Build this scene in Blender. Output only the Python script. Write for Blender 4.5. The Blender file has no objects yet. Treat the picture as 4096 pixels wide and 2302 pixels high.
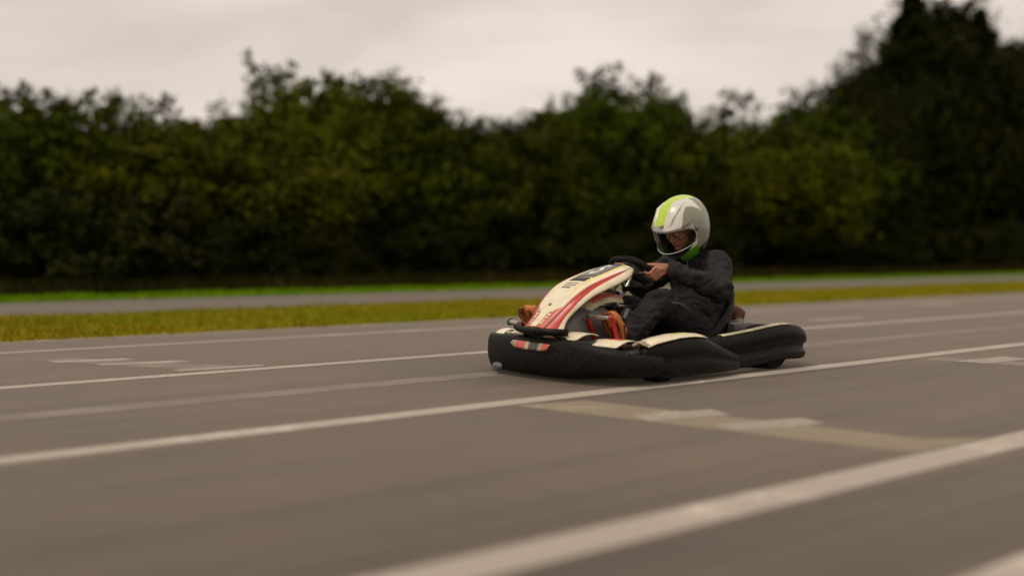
import bpy, bmesh, math, random
import numpy as np
from mathutils import Vector, Matrix, Euler, noise as mnoise

R = math.radians
random.seed(4)
SC = bpy.context.scene
COL = SC.collection

# ------------------------------------------------------------------ camera, sky, sun, exposure
CAM_H = 0.72
cam_d = bpy.data.cameras.new('camera')
cam_d.lens = 35.0
cam_d.sensor_width = 36.0
cam_d.clip_start = 0.05
cam_d.clip_end = 3000.0
cam_d.dof.use_dof = True
cam_d.dof.focus_distance = 5.95
cam_d.dof.aperture_fstop = 0.55
cam = bpy.data.objects.new('camera', cam_d)
COL.objects.link(cam)
cam.location = (0, 0, CAM_H)
cam.rotation_euler = (R(90 - 1.967), 0, 0)
SC.camera = cam

SUN_EL, SUN_AZ = 62.0, 225.0         # azimuth clockwise from +Y: behind the camera, to its left
world = bpy.data.worlds.new('World')
SC.world = world
world.use_nodes = True
wt = world.node_tree
wt.nodes.clear()
w_out = wt.nodes.new('ShaderNodeOutputWorld')
w_sky = wt.nodes.new('ShaderNodeTexSky')
w_sky.sky_type = 'NISHITA'
w_sky.sun_disc = False
w_sky.sun_elevation = R(SUN_EL)
w_sky.sun_rotation = R(SUN_AZ)
w_bg = wt.nodes.new('ShaderNodeBackground')
w_bg.inputs['Strength'].default_value = 0.08
wt.links.new(w_sky.outputs[0], w_bg.inputs['Color'])
w_tc = wt.nodes.new('ShaderNodeTexCoord')
w_map = wt.nodes.new('ShaderNodeMapping')
w_map.inputs['Scale'].default_value = (1.0, 1.0, 3.4)
w_map.inputs['Rotation'].default_value = (R(9), R(-14), 0)
w_n = wt.nodes.new('ShaderNodeTexNoise')
w_n.inputs['Scale'].default_value = 2.1
w_n.inputs['Detail'].default_value = 5.0
w_n.inputs['Roughness'].default_value = 0.5
w_n.inputs['Distortion'].default_value = 0.6
w_r = wt.nodes.new('ShaderNodeValToRGB')
w_r.color_ramp.elements[0].position = 0.38
w_r.color_ramp.elements[0].color = (0.69, 0.605, 0.53, 1)
w_r.color_ramp.elements[1].position = 0.62
w_r.color_ramp.elements[1].color = (0.90, 0.79, 0.705, 1)
w_bg2 = wt.nodes.new('ShaderNodeBackground')
w_bg2.inputs['Strength'].default_value = 1.0
w_mix = wt.nodes.new('ShaderNodeMixShader')
w_mix.inputs[0].default_value = 0.95
wt.links.new(w_tc.outputs['Generated'], w_map.inputs['Vector'])
wt.links.new(w_map.outputs[0], w_n.inputs['Vector'])
wt.links.new(w_n.outputs['Fac'], w_r.inputs['Fac'])
wt.links.new(w_r.outputs['Color'], w_bg2.inputs['Color'])
wt.links.new(w_bg.outputs[0], w_mix.inputs[1])
wt.links.new(w_bg2.outputs[0], w_mix.inputs[2])
wt.links.new(w_mix.outputs[0], w_out.inputs['Surface'])

sun_d = bpy.data.lights.new('sun', 'SUN')
sun_d.energy = 1.4
sun_d.angle = R(18)
sun_d.color = (1.0, 0.93, 0.82)
sun = bpy.data.objects.new('sun', sun_d)
COL.objects.link(sun)
_az = R(SUN_AZ)
_sd = Vector((math.sin(_az) * math.cos(R(SUN_EL)), math.cos(_az) * math.cos(R(SUN_EL)), math.sin(R(SUN_EL))))
sun.rotation_euler = (-_sd).to_track_quat('-Z', 'Y').to_euler()

SC.view_settings.view_transform = 'Standard'
SC.view_settings.look = 'None'
SC.view_settings.exposure = 0.0
SC.view_settings.gamma = 1.0
SC.view_settings.use_curve_mapping = False
SC.cycles.use_denoising = True
SC.cycles.max_bounces = 8
SC.cycles.transparent_max_bounces = 8

# ------------------------------------------------------------------ materials
def mat(name, col, rough=0.5, spec=0.5, metal=0.0, var=0.0, vscale=8.0, stretch=(1, 1, 1), bump=0.0, bscale=60.0,
        col2=None, coat=0.0, rvar=0.0, lo=0.35, hi=0.65):
    m = bpy.data.materials.new(name)
    m.use_nodes = True
    t = m.node_tree
    b = t.nodes['Principled BSDF']
    b.inputs['Base Color'].default_value = (*col, 1)
    b.inputs['Roughness'].default_value = rough
    b.inputs['Specular IOR Level'].default_value = spec
    b.inputs['Metallic'].default_value = metal
    if coat:
        b.inputs['Coat Weight'].default_value = coat
        b.inputs['Coat Roughness'].default_value = 0.15
    tc = t.nodes.new('ShaderNodeTexCoord')
    if var or col2:
        mp = t.nodes.new('ShaderNodeMapping')
        mp.inputs['Scale'].default_value = stretch
        n = t.nodes.new('ShaderNodeTexNoise')
        n.inputs['Scale'].default_value = vscale
        n.inputs['Detail'].default_value = 5
        rp = t.nodes.new('ShaderNodeValToRGB')
        a = col2 if col2 else tuple(c * (1 - var) for c in col)
        z = col if col2 else tuple(min(1, c * (1 + var)) for c in col)
        rp.color_ramp.elements[0].position = lo
        rp.color_ramp.elements[0].color = (*a, 1)
        rp.color_ramp.elements[1].position = hi
        rp.color_ramp.elements[1].color = (*z, 1)
        t.links.new(tc.outputs['Object'], mp.inputs['Vector'])
        t.links.new(mp.outputs[0], n.inputs['Vector'])
        t.links.new(n.outputs['Fac'], rp.inputs['Fac'])
        t.links.new(rp.outputs['Color'], b.inputs['Base Color'])
        if rvar:
            mr = t.nodes.new('ShaderNodeMapRange')
            mr.inputs['To Min'].default_value = max(0, rough - rvar)
            mr.inputs['To Max'].default_value = min(1, rough + rvar)
            t.links.new(n.outputs['Fac'], mr.inputs['Value'])
            t.links.new(mr.outputs[0], b.inputs['Roughness'])
    if bump:
        n2 = t.nodes.new('ShaderNodeTexNoise')
        n2.inputs['Scale'].default_value = bscale
        n2.inputs['Detail'].default_value = 4
        bp = t.nodes.new('ShaderNodeBump')
        bp.inputs['Strength'].default_value = bump
        bp.inputs['Distance'].default_value = 0.01
        t.links.new(tc.outputs['Object'], n2.inputs['Vector'])
        t.links.new(n2.outputs['Fac'], bp.inputs['Height'])
        t.links.new(bp.outputs[0], b.inputs['Normal'])
    return m

M = {}
M['black_plastic'] = mat('black_plastic', (0.0150, 0.0115, 0.0080), 0.45, 0.16, col2=(0.004, 0.0032, 0.0024), vscale=9, stretch=(1, 1, 3), lo=.48, hi=.78, rvar=.12, bump=.15, bscale=45)
M['scuffed_plastic'] = mat('scuffed_plastic', (0.0230, 0.0180, 0.0128), 0.5, 0.16, col2=(0.0055, 0.0043, 0.0032), vscale=42, stretch=(1, 1, 2.2), lo=.52, hi=.74, rvar=.10, bump=.06, bscale=160)
M['rubber'] = mat('rubber', (0.010, 0.009, 0.008), 0.85, 0.2, var=.3, bump=.2)
M['cream'] = mat('cream_plastic', (0.80, 0.71, 0.50), 0.34, 0.5, col2=(0.66, 0.57, 0.38), vscale=14, coat=.15, lo=.30, hi=.48)
M['cream_dirty'] = mat('cream_dirty', (0.62, 0.54, 0.36), 0.4, 0.5, col2=(0.30, 0.25, 0.15), vscale=8)
M['yellow'] = mat('yellow_stripe', (0.76, 0.60, 0.10), 0.32, 0.5, var=.05, coat=.2)
M['red'] = mat('red_stripe', (0.50, 0.022, 0.010), 0.32, 0.5, var=.08, coat=.2)
M['pale_red'] = mat('glare_paled_red', (0.62, 0.13, 0.09), 0.34, 0.5, var=.12, coat=.2)  # glare on the nose's top stripes, put into a paler red
M['plate_grey'] = mat('number_plate_grey', (0.10, 0.09, 0.082), 0.3, 0.5, var=.1)
M['vent_black'] = mat('vent_dark', (0.02, 0.017, 0.015), 0.5)
M['white_print'] = mat('white_print', (0.82, 0.79, 0.75), 0.4)
M['grey_print'] = mat('grey_print', (0.16, 0.145, 0.125), 0.5)
M['steel'] = mat('brushed_steel', (0.48, 0.46, 0.42), 0.32, 0.5, metal=1.0, var=.15, vscale=30)
M['grey_metal'] = mat('grey_cast_metal', (0.30, 0.29, 0.26), 0.45, 0.5, metal=.6, var=.2, vscale=20, bump=.1)
M['grey_plastic'] = mat('grey_plastic', (0.105, 0.095, 0.092), 0.42, 0.5, var=.15, bump=.1)
M['frame_paint'] = mat('frame_paint', (0.02, 0.019, 0.018), 0.4, 0.5, var=.2)
M['pedal_red'] = mat('pedal_red', (0.36, 0.012, 0.006), 0.35, 0.5, var=.15, coat=.2)
M['jacket'] = mat('charcoal_jacket', (0.030, 0.0255, 0.0265), 0.88, 0.12, var=.22, vscale=14, bump=.35, bscale=120)
M['trousers'] = mat('charcoal_trousers', (0.024, 0.0205, 0.0220), 0.88, 0.12, var=.22, vscale=14, bump=.35, bscale=120)
M['skin'] = mat('skin', (0.40, 0.175, 0.105), 0.5, 0.4, var=.12, vscale=25)
M['skin'].node_tree.nodes['Principled BSDF'].inputs['Subsurface Weight'].default_value = 0.1
M['skin'].node_tree.nodes['Principled BSDF'].inputs['Subsurface Radius'].default_value = (.02, .008, .005)
M['lip'] = mat('lips', (0.30, 0.09, 0.065), 0.45)
M['brow'] = mat('brow_hair', (0.03, 0.018, 0.01), 0.7)
M['eye'] = mat('eye_white', (0.6, 0.57, 0.52), 0.2)
M['iris'] = mat('iris', (0.03, 0.02, 0.012), 0.15)
M['orange'] = mat('orange_shoe', (0.52, 0.17, 0.03), 0.6, 0.3, var=.2, vscale=20, bump=.25, bscale=150)
M['shoe_dark'] = mat('shoe_lace_dark', (0.06, 0.026, 0.012), 0.75)
M['sole'] = mat('shoe_sole', (0.42, 0.13, 0.03), 0.7, 0.2, col2=(0.09, 0.022, 0.012), vscale=22, stretch=(1, 2, .6), lo=.44, hi=.60)
M['helm_white'] = mat('helmet_white', (0.66, 0.63, 0.57), 0.28, 0.5, var=.06, coat=.3)
M['helm_grey'] = mat('helmet_silver', (0.40, 0.385, 0.35), 0.3, 0.5, var=.08, coat=.3)
M['helm_dark'] = mat('helmet_charcoal', (0.12, 0.112, 0.11), 0.3, 0.5, coat=.3)
M['helm_olive'] = mat('helmet_olive_grey', (0.235, 0.235, 0.165), 0.32, 0.5, var=.1, coat=.3)
M['helm_lime'] = mat('helmet_lime', (0.48, 0.66, 0.055), 0.28, 0.5, var=.06, coat=.3)
M['helm_green'] = mat('helmet_green', (0.085, 0.30, 0.012), 0.3, 0.5, coat=.3)
M['helm_black'] = mat('helmet_black', (0.012, 0.012, 0.011), 0.4)
M['green_rubber'] = mat('green_rubber', (0.03, 0.12, 0.045), 0.5)

def visor_mat():
    m = bpy.data.materials.new('clear_visor')
    m.use_nodes = True
    t = m.node_tree
    t.nodes.clear()
    o = t.nodes.new('ShaderNodeOutputMaterial')
    f = t.nodes.new('ShaderNodeFresnel')
    f.inputs['IOR'].default_value = 1.3
    a = t.nodes.new('ShaderNodeBsdfTransparent')
    a.inputs['Color'].default_value = (0.95, 0.93, 0.90, 1)
    g = t.nodes.new('ShaderNodeBsdfGlossy')
    g.inputs['Roughness'].default_value = 0.05
    x = t.nodes.new('ShaderNodeMixShader')
    t.links.new(f.outputs[0], x.inputs[0])
    t.links.new(a.outputs[0], x.inputs[1])
    t.links.new(g.outputs[0], x.inputs[2])
    t.links.new(x.outputs[0], o.inputs['Surface'])
    return m
M['visor'] = visor_mat()

def foliage_mat(name, c_dark, c_light, hue=0.5):
    m = bpy.data.materials.new(name)
    m.use_nodes = True
    t = m.node_tree
    b = t.nodes['Principled BSDF']
    b.inputs['Roughness'].default_value = 0.8
    b.inputs['Specular IOR Level'].default_value = 0.06
    tc = t.nodes.new('ShaderNodeTexCoord')
    n = t.nodes.new('ShaderNodeTexNoise')
    n.inputs['Scale'].default_value = 7.0
    n.inputs['Detail'].default_value = 4
    rp = t.nodes.new('ShaderNodeValToRGB')
    rp.color_ramp.elements[0].position = 0.32
    rp.color_ramp.elements[0].color = (*c_dark, 1)
    rp.color_ramp.elements[1].position = 0.70
    rp.color_ramp.elements[1].color = (*c_light, 1)
    oi = t.nodes.new('ShaderNodeObjectInfo')
    hs = t.nodes.new('ShaderNodeHueSaturation')
    mr = t.nodes.new('ShaderNodeMapRange')
    mr.inputs['To Min'].default_value = 0.86
    mr.inputs['To Max'].default_value = 1.14
    mh = t.nodes.new('ShaderNodeMapRange')
    mh.inputs['To Min'].default_value = 0.485
    mh.inputs['To Max'].default_value = 0.512
    t.links.new(oi.outputs['Random'], mr.inputs['Value'])
    t.links.new(oi.outputs['Random'], mh.inputs['Value'])
    t.links.new(mr.outputs[0], hs.inputs['Value'])
    t.links.new(mh.outputs[0], hs.inputs['Hue'])
    t.links.new(tc.outputs['Object'], n.inputs['Vector'])
    t.links.new(n.outputs['Fac'], rp.inputs['Fac'])
    t.links.new(rp.outputs['Color'], hs.inputs['Color'])
    t.links.new(hs.outputs[0], b.inputs['Base Color'])
    return m
M['leaf_olive'] = foliage_mat('olive_leaves', (0.034, 0.041, 0.0005), (0.086, 0.094, 0.0011))
M['leaf_green'] = foliage_mat('green_leaves', (0.023, 0.034, 0.0004), (0.065, 0.080, 0.0010))
M['leaf_yellow'] = foliage_mat('yellowish_leaves', (0.034, 0.039, 0.0005), (0.088, 0.090, 0.0010))
M['leaf_dark'] = foliage_mat('dark_needles_bush_shade', (0.010, 0.012, 0.0008), (0.026, 0.028, 0.002))
M['bark'] = mat('bark', (0.055, 0.042, 0.03), 0.85, 0.2, var=.35, vscale=10, bump=.5, bscale=25)

def asphalt_mat(name, dark, light, sky_sheen=0.0):
    m = bpy.data.materials.new(name)
    m.use_nodes = True
    t = m.node_tree
    L = t.links.new
    b = t.nodes['Principled BSDF']
    b.inputs['Specular IOR Level'].default_value = 1.0
    b.inputs['Roughness'].default_value = 0.82
    b.inputs['Sheen Weight'].default_value = sky_sheen      # added sheen, stands in for sky reflection at grazing view
    b.inputs['Sheen Roughness'].default_value = 0.30
    b.inputs['Sheen Tint'].default_value = (1.0, 0.85, 0.68, 1)
    tc = t.nodes.new('ShaderNodeTexCoord')
    # rubber and wear drawn out along the driving direction (object x)
    mp = t.nodes.new('ShaderNodeMapping')
    mp.inputs['Scale'].default_value = (0.055, 1.5, 1)
    n1 = t.nodes.new('ShaderNodeTexNoise')
    n1.inputs['Scale'].default_value = 2.2
    n1.inputs['Detail'].default_value = 6
    n1.inputs['Roughness'].default_value = 0.62
    # aggregate
    n2 = t.nodes.new('ShaderNodeTexNoise')
    n2.inputs['Scale'].default_value = 190.0
    n2.inputs['Detail'].default_value = 3
    n3 = t.nodes.new('ShaderNodeTexNoise')
    n3.inputs['Scale'].default_value = 0.7
    n3.inputs['Detail'].default_value = 9
    n3.inputs['Roughness'].default_value = 0.68
    L(tc.outputs['Object'], mp.inputs['Vector'])
    L(mp.outputs[0], n1.inputs['Vector'])
    L(tc.outputs['Object'], n2.inputs['Vector'])
    L(tc.outputs['Object'], n3.inputs['Vector'])
    rp = t.nodes.new('ShaderNodeValToRGB')
    rp.color_ramp.elements[0].position = 0.36
    rp.color_ramp.elements[0].color = (*dark, 1)
    rp.color_ramp.elements[1].position = 0.64
    rp.color_ramp.elements[1].color = (*light, 1)
    ma = t.nodes.new('ShaderNodeMath')
    ma.operation = 'ADD'
    mb = t.nodes.new('ShaderNodeMath')
    mb.operation = 'MULTIPLY'
    mb.inputs[1].default_value = 0.5
    L(n1.outputs['Fac'], ma.inputs[0])
    L(n3.outputs['Fac'], ma.inputs[1])
    L(ma.outputs[0], mb.inputs[0])
    L(mb.outputs[0], rp.inputs['Fac'])
    # fine drag marks and tyre scuffs
    mp4 = t.nodes.new('ShaderNodeMapping')
    mp4.inputs['Scale'].default_value = (0.05, 4.5, 1)
    mp4.inputs['Rotation'].default_value = (0, 0, R(1.5))
    n4 = t.nodes.new('ShaderNodeTexNoise')
    n4.inputs['Scale'].default_value = 2.6
    n4.inputs['Detail'].default_value = 7
    n4.inputs['Roughness'].default_value = 0.7
    L(tc.outputs['Object'], mp4.inputs['Vector'])
    L(mp4.outputs[0], n4.inputs['Vector'])
    mr4 = t.nodes.new('ShaderNodeMapRange')
    mr4.inputs['From Min'].default_value = 0.32
    mr4.inputs['From Max'].default_value = 0.68
    mr4.inputs['To Min'].default_value = 0.70
    mr4.inputs['To Max'].default_value = 1.26
    L(n4.outputs['Fac'], mr4.inputs['Value'])
    mx4 = t.nodes.new('ShaderNodeMix')
    mx4.data_type = 'RGBA'
    mx4.blend_type = 'MULTIPLY'
    mx4.inputs['Factor'].default_value = 1.0
    L(rp.outputs['Color'], mx4.inputs['A'])
    L(mr4.outputs[0], mx4.inputs['B'])
    mr = t.nodes.new('ShaderNodeMapRange')
    mr.inputs['From Min'].default_value = 0.3
    mr.inputs['From Max'].default_value = 0.7
    mr.inputs['To Min'].default_value = 0.70
    mr.inputs['To Max'].default_value = 1.30
    L(n2.outputs['Fac'], mr.inputs['Value'])
    mx = t.nodes.new('ShaderNodeMix')
    mx.data_type = 'RGBA'
    mx.blend_type = 'MULTIPLY'
    mx.inputs['Factor'].default_value = 1.0
    L(mx4.outputs['Result'], mx.inputs['A'])
    L(mr.outputs[0], mx.inputs['B'])
    L(mx.outputs['Result'], b.inputs['Base Color'])
    bp = t.nodes.new('ShaderNodeBump')
    bp.inputs['Strength'].default_value = 0.2
    bp.inputs['Distance'].default_value = 0.003
    L(n2.outputs['Fac'], bp.inputs['Height'])
    L(bp.outputs[0], b.inputs['Normal'])
    return m
M['asphalt'] = asphalt_mat('old_asphalt', (0.038, 0.025, 0.012), (0.094, 0.065, 0.038), sky_sheen=0.25)
M['asphalt_far'] = asphalt_mat('far_asphalt', (0.076, 0.055, 0.035), (0.104, 0.077, 0.052), sky_sheen=0.04)

def paint_mat(name, col, cover=0.75):
    m = bpy.data.materials.new(name)
    m.use_nodes = True
    t = m.node_tree
    L = t.links.new
    b = t.nodes['Principled BSDF']
    b.inputs['Roughness'].default_value = 0.7
    b.inputs['Sheen Weight'].default_value = 0.18  # same added grazing sheen as the asphalt
    b.inputs['Sheen Roughness'].default_value = 0.30
    b.inputs['Sheen Tint'].default_value = (1.0, 0.85, 0.68, 1)
    tc = t.nodes.new('ShaderNodeTexCoord')
    n = t.nodes.new('ShaderNodeTexNoise')
    n.inputs['Scale'].default_value = 60
    n.inputs['Detail'].default_value = 6
    n.inputs['Roughness'].default_value = 0.7
    n2 = t.nodes.new('ShaderNodeTexNoise')
    n2.inputs['Scale'].default_value = 3
    n2.inputs['Detail'].default_value = 3
    a = t.nodes.new('ShaderNodeMath')
    a.operation = 'ADD'
    mr = t.nodes.new('ShaderNodeMapRange')
    mr.inputs['From Min'].default_value = 1.02 - cover * .22
    mr.inputs['From Max'].default_value = 1.18 - cover * .22
    mr.inputs['To Min'].default_value = 1.0
    mr.inputs['To Max'].default_value = 0.0
    mx = t.nodes.new('ShaderNodeMix')
    mx.data_type = 'RGBA'
    mx.inputs['A'].default_value = (0.066, 0.045, 0.025, 1)
    mx.inputs['B'].default_value = (*col, 1)
    mm = t.nodes.new('ShaderNodeMath')
    mm.operation = 'MULTIPLY'
    mm.inputs[1].default_value = cover
    ad = t.nodes.new('ShaderNodeMath')
    ad.operation = 'MAXIMUM'
    ad.inputs[1].default_value = cover * .62
    L(tc.outputs['Object'], n.inputs['Vector'])
    L(tc.outputs['Object'], n2.inputs['Vector'])
    L(n.outputs['Fac'], a.inputs[0])
    L(n2.outputs['Fac'], a.inputs[1])
    L(a.outputs[0], mr.inputs['Value'])
    L(mr.outputs[0], mm.inputs[0])
    L(mm.outputs[0], ad.inputs[0])
    L(ad.outputs[0], mx.inputs['Factor'])
    L(mx.outputs['Result'], b.inputs['Base Color'])
    return m
M['line_white'] = paint_mat('white_road_paint', (0.58, 0.51, 0.43), 0.92)
M['line_faded'] = paint_mat('faded_road_paint', (0.40, 0.36, 0.31), 0.35)
M['line_cream'] = paint_mat('cream_road_paint', (0.34, 0.28, 0.18), 0.80)
M['dash_white'] = paint_mat('worn_white_paint', (0.52, 0.46, 0.38), 0.72)

# ------------------------------------------------------------------ mesh helpers
class MB:
    def __init__(s):
        s.v, s.f, s.m = [], [], []
    def add(s, vs, fs, mi=0):
        o = len(s.v)
        s.v += [tuple(map(float, p)) for p in vs]
        s.f += [tuple(i + o for i in f) for f in fs]
        s.m += list(mi) if isinstance(mi, (list, tuple)) else [mi] * len(fs)
        return s
    def loft(s, rings, closed=True, caps=True, mi=0):
        n = len(rings[0])
        vs = [p for r in rings for p in r]
        fs = []
        for i in range(len(rings) - 1):
            for j in range(n if closed else n - 1):
                k = (j + 1) % n
                fs.append((i * n + j, i * n + k, (i + 1) * n + k, (i + 1) * n + j))
        if caps and closed:
            fs.append(tuple(range(n - 1, -1, -1)))
            fs.append(tuple((len(rings) - 1) * n + j for j in range(n)))
        return s.add(vs, fs, mi)
    def tube(s, pts, r, n=12, mi=0, caps=True, flat=1.0):
        pts = [Vector(p) for p in pts]
        rs = r if isinstance(r, (list, tuple)) else [r] * len(pts)
        rings, ref = [], None
        for i, p in enumerate(pts):
            d = (pts[min(i + 1, len(pts) - 1)] - pts[max(i - 1, 0)]).normalized()
            if ref is None:
                ref = Vector((0, 0, 1)) if abs(d.z) < .9 else Vector((1, 0, 0))
            a = (ref - d * ref.dot(d)).normalized()
            ref = a
            b = d.cross(a)
            rings.append([p + (a * math.cos(t) * flat + b * math.sin(t)) * rs[i] for t in (2 * math.pi * k / n for k in range(n))])
        return s.loft(rings, True, caps, mi)
    def box(s, c, d, mi=0, rot=None, ch=0.0):
        c = Vector(c)
        bm = bmesh.new()
        bmesh.ops.create_cube(bm, size=1)
        bmesh.ops.scale(bm, vec=Vector(d), verts=bm.verts)
        if ch:
            bmesh.ops.bevel(bm, geom=bm.edges[:], offset=ch, segments=2, affect='EDGES', profile=.6)
        Rm = Euler(rot).to_matrix() if rot else Matrix.Identity(3)
        bm.verts.index_update()
        vs = [c + Rm @ v.co for v in bm.verts]
        fs = [tuple(v.index for v in f.verts) for f in bm.faces]
        bm.free()
        return s.add(vs, fs, mi)
    def ball(s, c, r, rot=None, nu=20, nv=12, mi=0):
        c = Vector(c)
        r = r if isinstance(r, (tuple, list)) else (r, r, r)
        Rm = rot if isinstance(rot, Matrix) else (Euler(rot).to_matrix() if rot else Matrix.Identity(3))
        rings = []
        for i in range(nv + 1):
            t = math.pi * min(max(i / nv, .004), .996)
            rings.append([c + Rm @ Vector((r[0] * math.sin(t) * math.cos(a), r[1] * math.sin(t) * math.sin(a), -r[2] * math.cos(t)))
                          for a in (2 * math.pi * j / nu for j in range(nu))])
        return s.loft(rings, True, True, mi)
    def capsule(s, p0, r0, p1, r1, n=16, mi=0):
        s.tube([p0, p1], [r0, r1], n, mi)
        s.ball(p0, r0, nu=n, nv=10, mi=mi)
        s.ball(p1, r1, nu=n, nv=10, mi=mi)
        return s
    def lathe(s, prof, c=(0, 0, 0), axis='y', n=32, mi=0):
        c = Vector(c)
        rings = []
        for (r, h) in prof:
            ring = []
            for k in range(n):
                a = 2 * math.pi * k / n
                ca, sa = math.cos(a) * r, math.sin(a) * r
                ring.append(c + (Vector((ca, h, sa)) if axis == 'y' else Vector((ca, sa, h)) if axis == 'z' else Vector((h, ca, sa))))
            rings.append(ring)
        return s.loft(rings, True, True, mi)
    def build(s, name, mats, parent=None, smooth=True, ang=38, label=None):
        me = bpy.data.meshes.new(name)
        me.from_pydata(s.v, [], s.f)
        for m in (mats if isinstance(mats, (list, tuple)) else [mats]):
            me.materials.append(m)
        me.polygons.foreach_set('material_index', s.m)
        bm = bmesh.new()
        bm.from_mesh(me)
        bmesh.ops.recalc_face_normals(bm, faces=bm.faces)
        bm.to_mesh(me)
        bm.free()
        me.update()
        if smooth:
            me.polygons.foreach_set('use_smooth', [True] * len(me.polygons))
            me.set_sharp_from_angle(angle=R(ang))
        o = bpy.data.objects.new(name, me)
        COL.objects.link(o)
        if parent is not None:
            o.parent = parent
        if label:
            o['label'] = label
        return o

def empty(name, loc=(0, 0, 0), rz=0.0):
    o = bpy.data.objects.new(name, None)
    o.empty_display_size = .2
    COL.objects.link(o)
    o.location = loc
    o.rotation_euler = (0, 0, rz)
    return o

def tag(o, label=None, cat=None, group=None, kind=None):
    if label: o['label'] = label
    if cat: o['category'] = cat
    if group: o['group'] = group
    if kind: o['kind'] = kind
    return o

def spline(pts, n):
    """Catmull-Rom through tuples, n samples."""
    P = [np.array(p, float) for p in pts]
    P = [2 * P[0] - P[1]] + P + [2 * P[-1] - P[-2]]
    out = []
    m = len(P) - 3
    for i in range(n):
        t = i / (n - 1) * m
        k = min(int(t), m - 1)
        t -= k
        a, b, c, d = P[k:k + 4]
        out.append(.5 * ((2 * b) + (c - a) * t + (2 * a - 5 * b + 4 * c - d) * t * t + (3 * b - a - 3 * c + d) * t ** 3))
    return out

def spl_at(pts, t):
    P = [np.array(p, float) for p in pts]
    P = [2 * P[0] - P[1]] + P + [2 * P[-1] - P[-2]]
    m = len(P) - 3
    t = min(max(t, 0), 1) * m
    k = min(int(t), m - 1)
    t -= k
    a, b, c, d = P[k:k + 4]
    return .5 * ((2 * b) + (c - a) * t + (2 * a - 5 * b + 4 * c - d) * t * t + (3 * b - a - 3 * c + d) * t ** 3)

def baked(mb, name, mats, parent, voxel, iters=4, fac=.5, disp=0.0, dscale=.08, label=None):
    """One continuous skin over the shapes in mb."""
    src = mb.build(name + '_src', mats, None, smooth=False)
    r = src.modifiers.new('r', 'REMESH')
    r.mode = 'VOXEL'
    r.voxel_size = voxel
    sm = src.modifiers.new('s', 'SMOOTH')
    sm.factor = fac
    sm.iterations = iters
    dg = bpy.context.evaluated_depsgraph_get()
    me = bpy.data.meshes.new_from_object(src.evaluated_get(dg))
    bpy.data.objects.remove(src)
    me.name = name
    if disp:
        n = len(me.vertices)
        co = np.empty(n * 3, np.float32)
        no = np.empty(n * 3, np.float32)
        me.vertices.foreach_get('co', co)
        me.vertices.foreach_get('normal', no)
        co = co.reshape(-1, 3)
        no = no.reshape(-1, 3)
        h = np.array([mnoise.noise(Vector((p[0] / dscale * .7, p[1] / dscale * .8, p[2] / dscale * 1.5 + 7))) +
                      .6 * (1 - 2 * abs(mnoise.noise(Vector((p[0] / dscale * 1.3 + 3, p[1] / dscale * 1.2, p[2] / dscale * 2.2))))) for p in co], np.float32)
        co += no * (h * disp)[:, None]
        me.vertices.foreach_set('co', co.ravel())
    me.polygons.foreach_set('use_smooth', [True] * len(me.polygons))
    me.update()
    o = bpy.data.objects.new(name, me)
    COL.objects.link(o)
    o.parent = parent
    if label: o['label'] = label
    return o

# ------------------------------------------------------------------ setting: ground, track, far road, paint
TR = R(37.43)                                  # direction of the track on the ground
T = Vector((math.cos(TR), math.sin(TR), 0))    # along it
N = Vector((-math.sin(TR), math.cos(TR), 0))   # across it, away from the camera

def sheet(name, polys, z, m, kind='structure', parent=None, label=None, cat=None):
    mb = MB()
    for p in polys:
        mb.add([(a, b, z) for a, b in p], [tuple(range(len(p)))])
    o = mb.build(name, m, parent, smooth=False)
    if parent is None:
        o.rotation_euler = (0, 0, TR)
        o['kind'] = kind
    if label: o['label'] = label
    if cat: o['category'] = cat
    return o
def rect(s0, s1, n0, n1):
    return [(s0, n0), (s1, n0), (s1, n1), (s0, n1)]

M['soil'] = mat('woodland_soil', (0.030, 0.022, 0.006), 0.9, 0.1, col2=(0.012, 0.011, 0.002), vscale=.6)
def verge_mat():
    m = mat('verge_soil_and_grass', (0.19, 0.16, 0.006), 0.9, 0.03, col2=(0.21, 0.14, 0.008), vscale=.9, stretch=(.25, 1, 1))
    return m
M['verge'] = verge_mat()
M['strip'] = mat('strip_grass_base', (0.085, 0.14, 0.003), 0.9, 0.03, var=.2, vscale=1.2, stretch=(.25, 1, 1))

S0, S1 = -60.0, 140.0
g = MB()
g.add([(-1600, -1600, 0), (1600, -1600, 0), (1600, 1600, 0), (-1600, 1600, 0)], [(0, 1, 2, 3)])
ground = g.build('ground', M['soil'], None, smooth=False)
ground['kind'] = 'structure'

def wavy(s0, s1, n0, n1, w0, w1, step=.35, seed=0):
    """A strip whose two edges wander a little."""
    rng = random.Random(seed)
    k = int((s1 - s0) / step)
    a = [(s0 + (s1 - s0) * i / k, n0 + w0 * mnoise.noise(Vector((i * .31, seed, 0))) + rng.uniform(-.3, .3) * w0) for i in range(k + 1)]
    b = [(s0 + (s1 - s0) * i / k, n1 + w1 * mnoise.noise(Vector((i * .27, seed + 9, 0))) + rng.uniform(-.3, .3) * w1) for i in range(k + 1)]
    return [[a[i], a[i + 1], b[i + 1], b[i]] for i in range(k)]

track = sheet('race_track', [rect(S0, S1, -14, 8.86)], 0.006, M['asphalt'])
verge = sheet('grass_verge', wavy(S0, S1, 8.90, 12.25, .04, .12, seed=2), 0.004, M['verge'])
far_road = sheet('service_road', wavy(S0, S1, 12.30, 15.85, .05, .04, seed=3), 0.008, M['asphalt_far'])
strip = sheet('roadside_strip', wavy(S0, S1, 15.9, 17.9, .03, .25, seed=4), 0.004, M['strip'])

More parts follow.
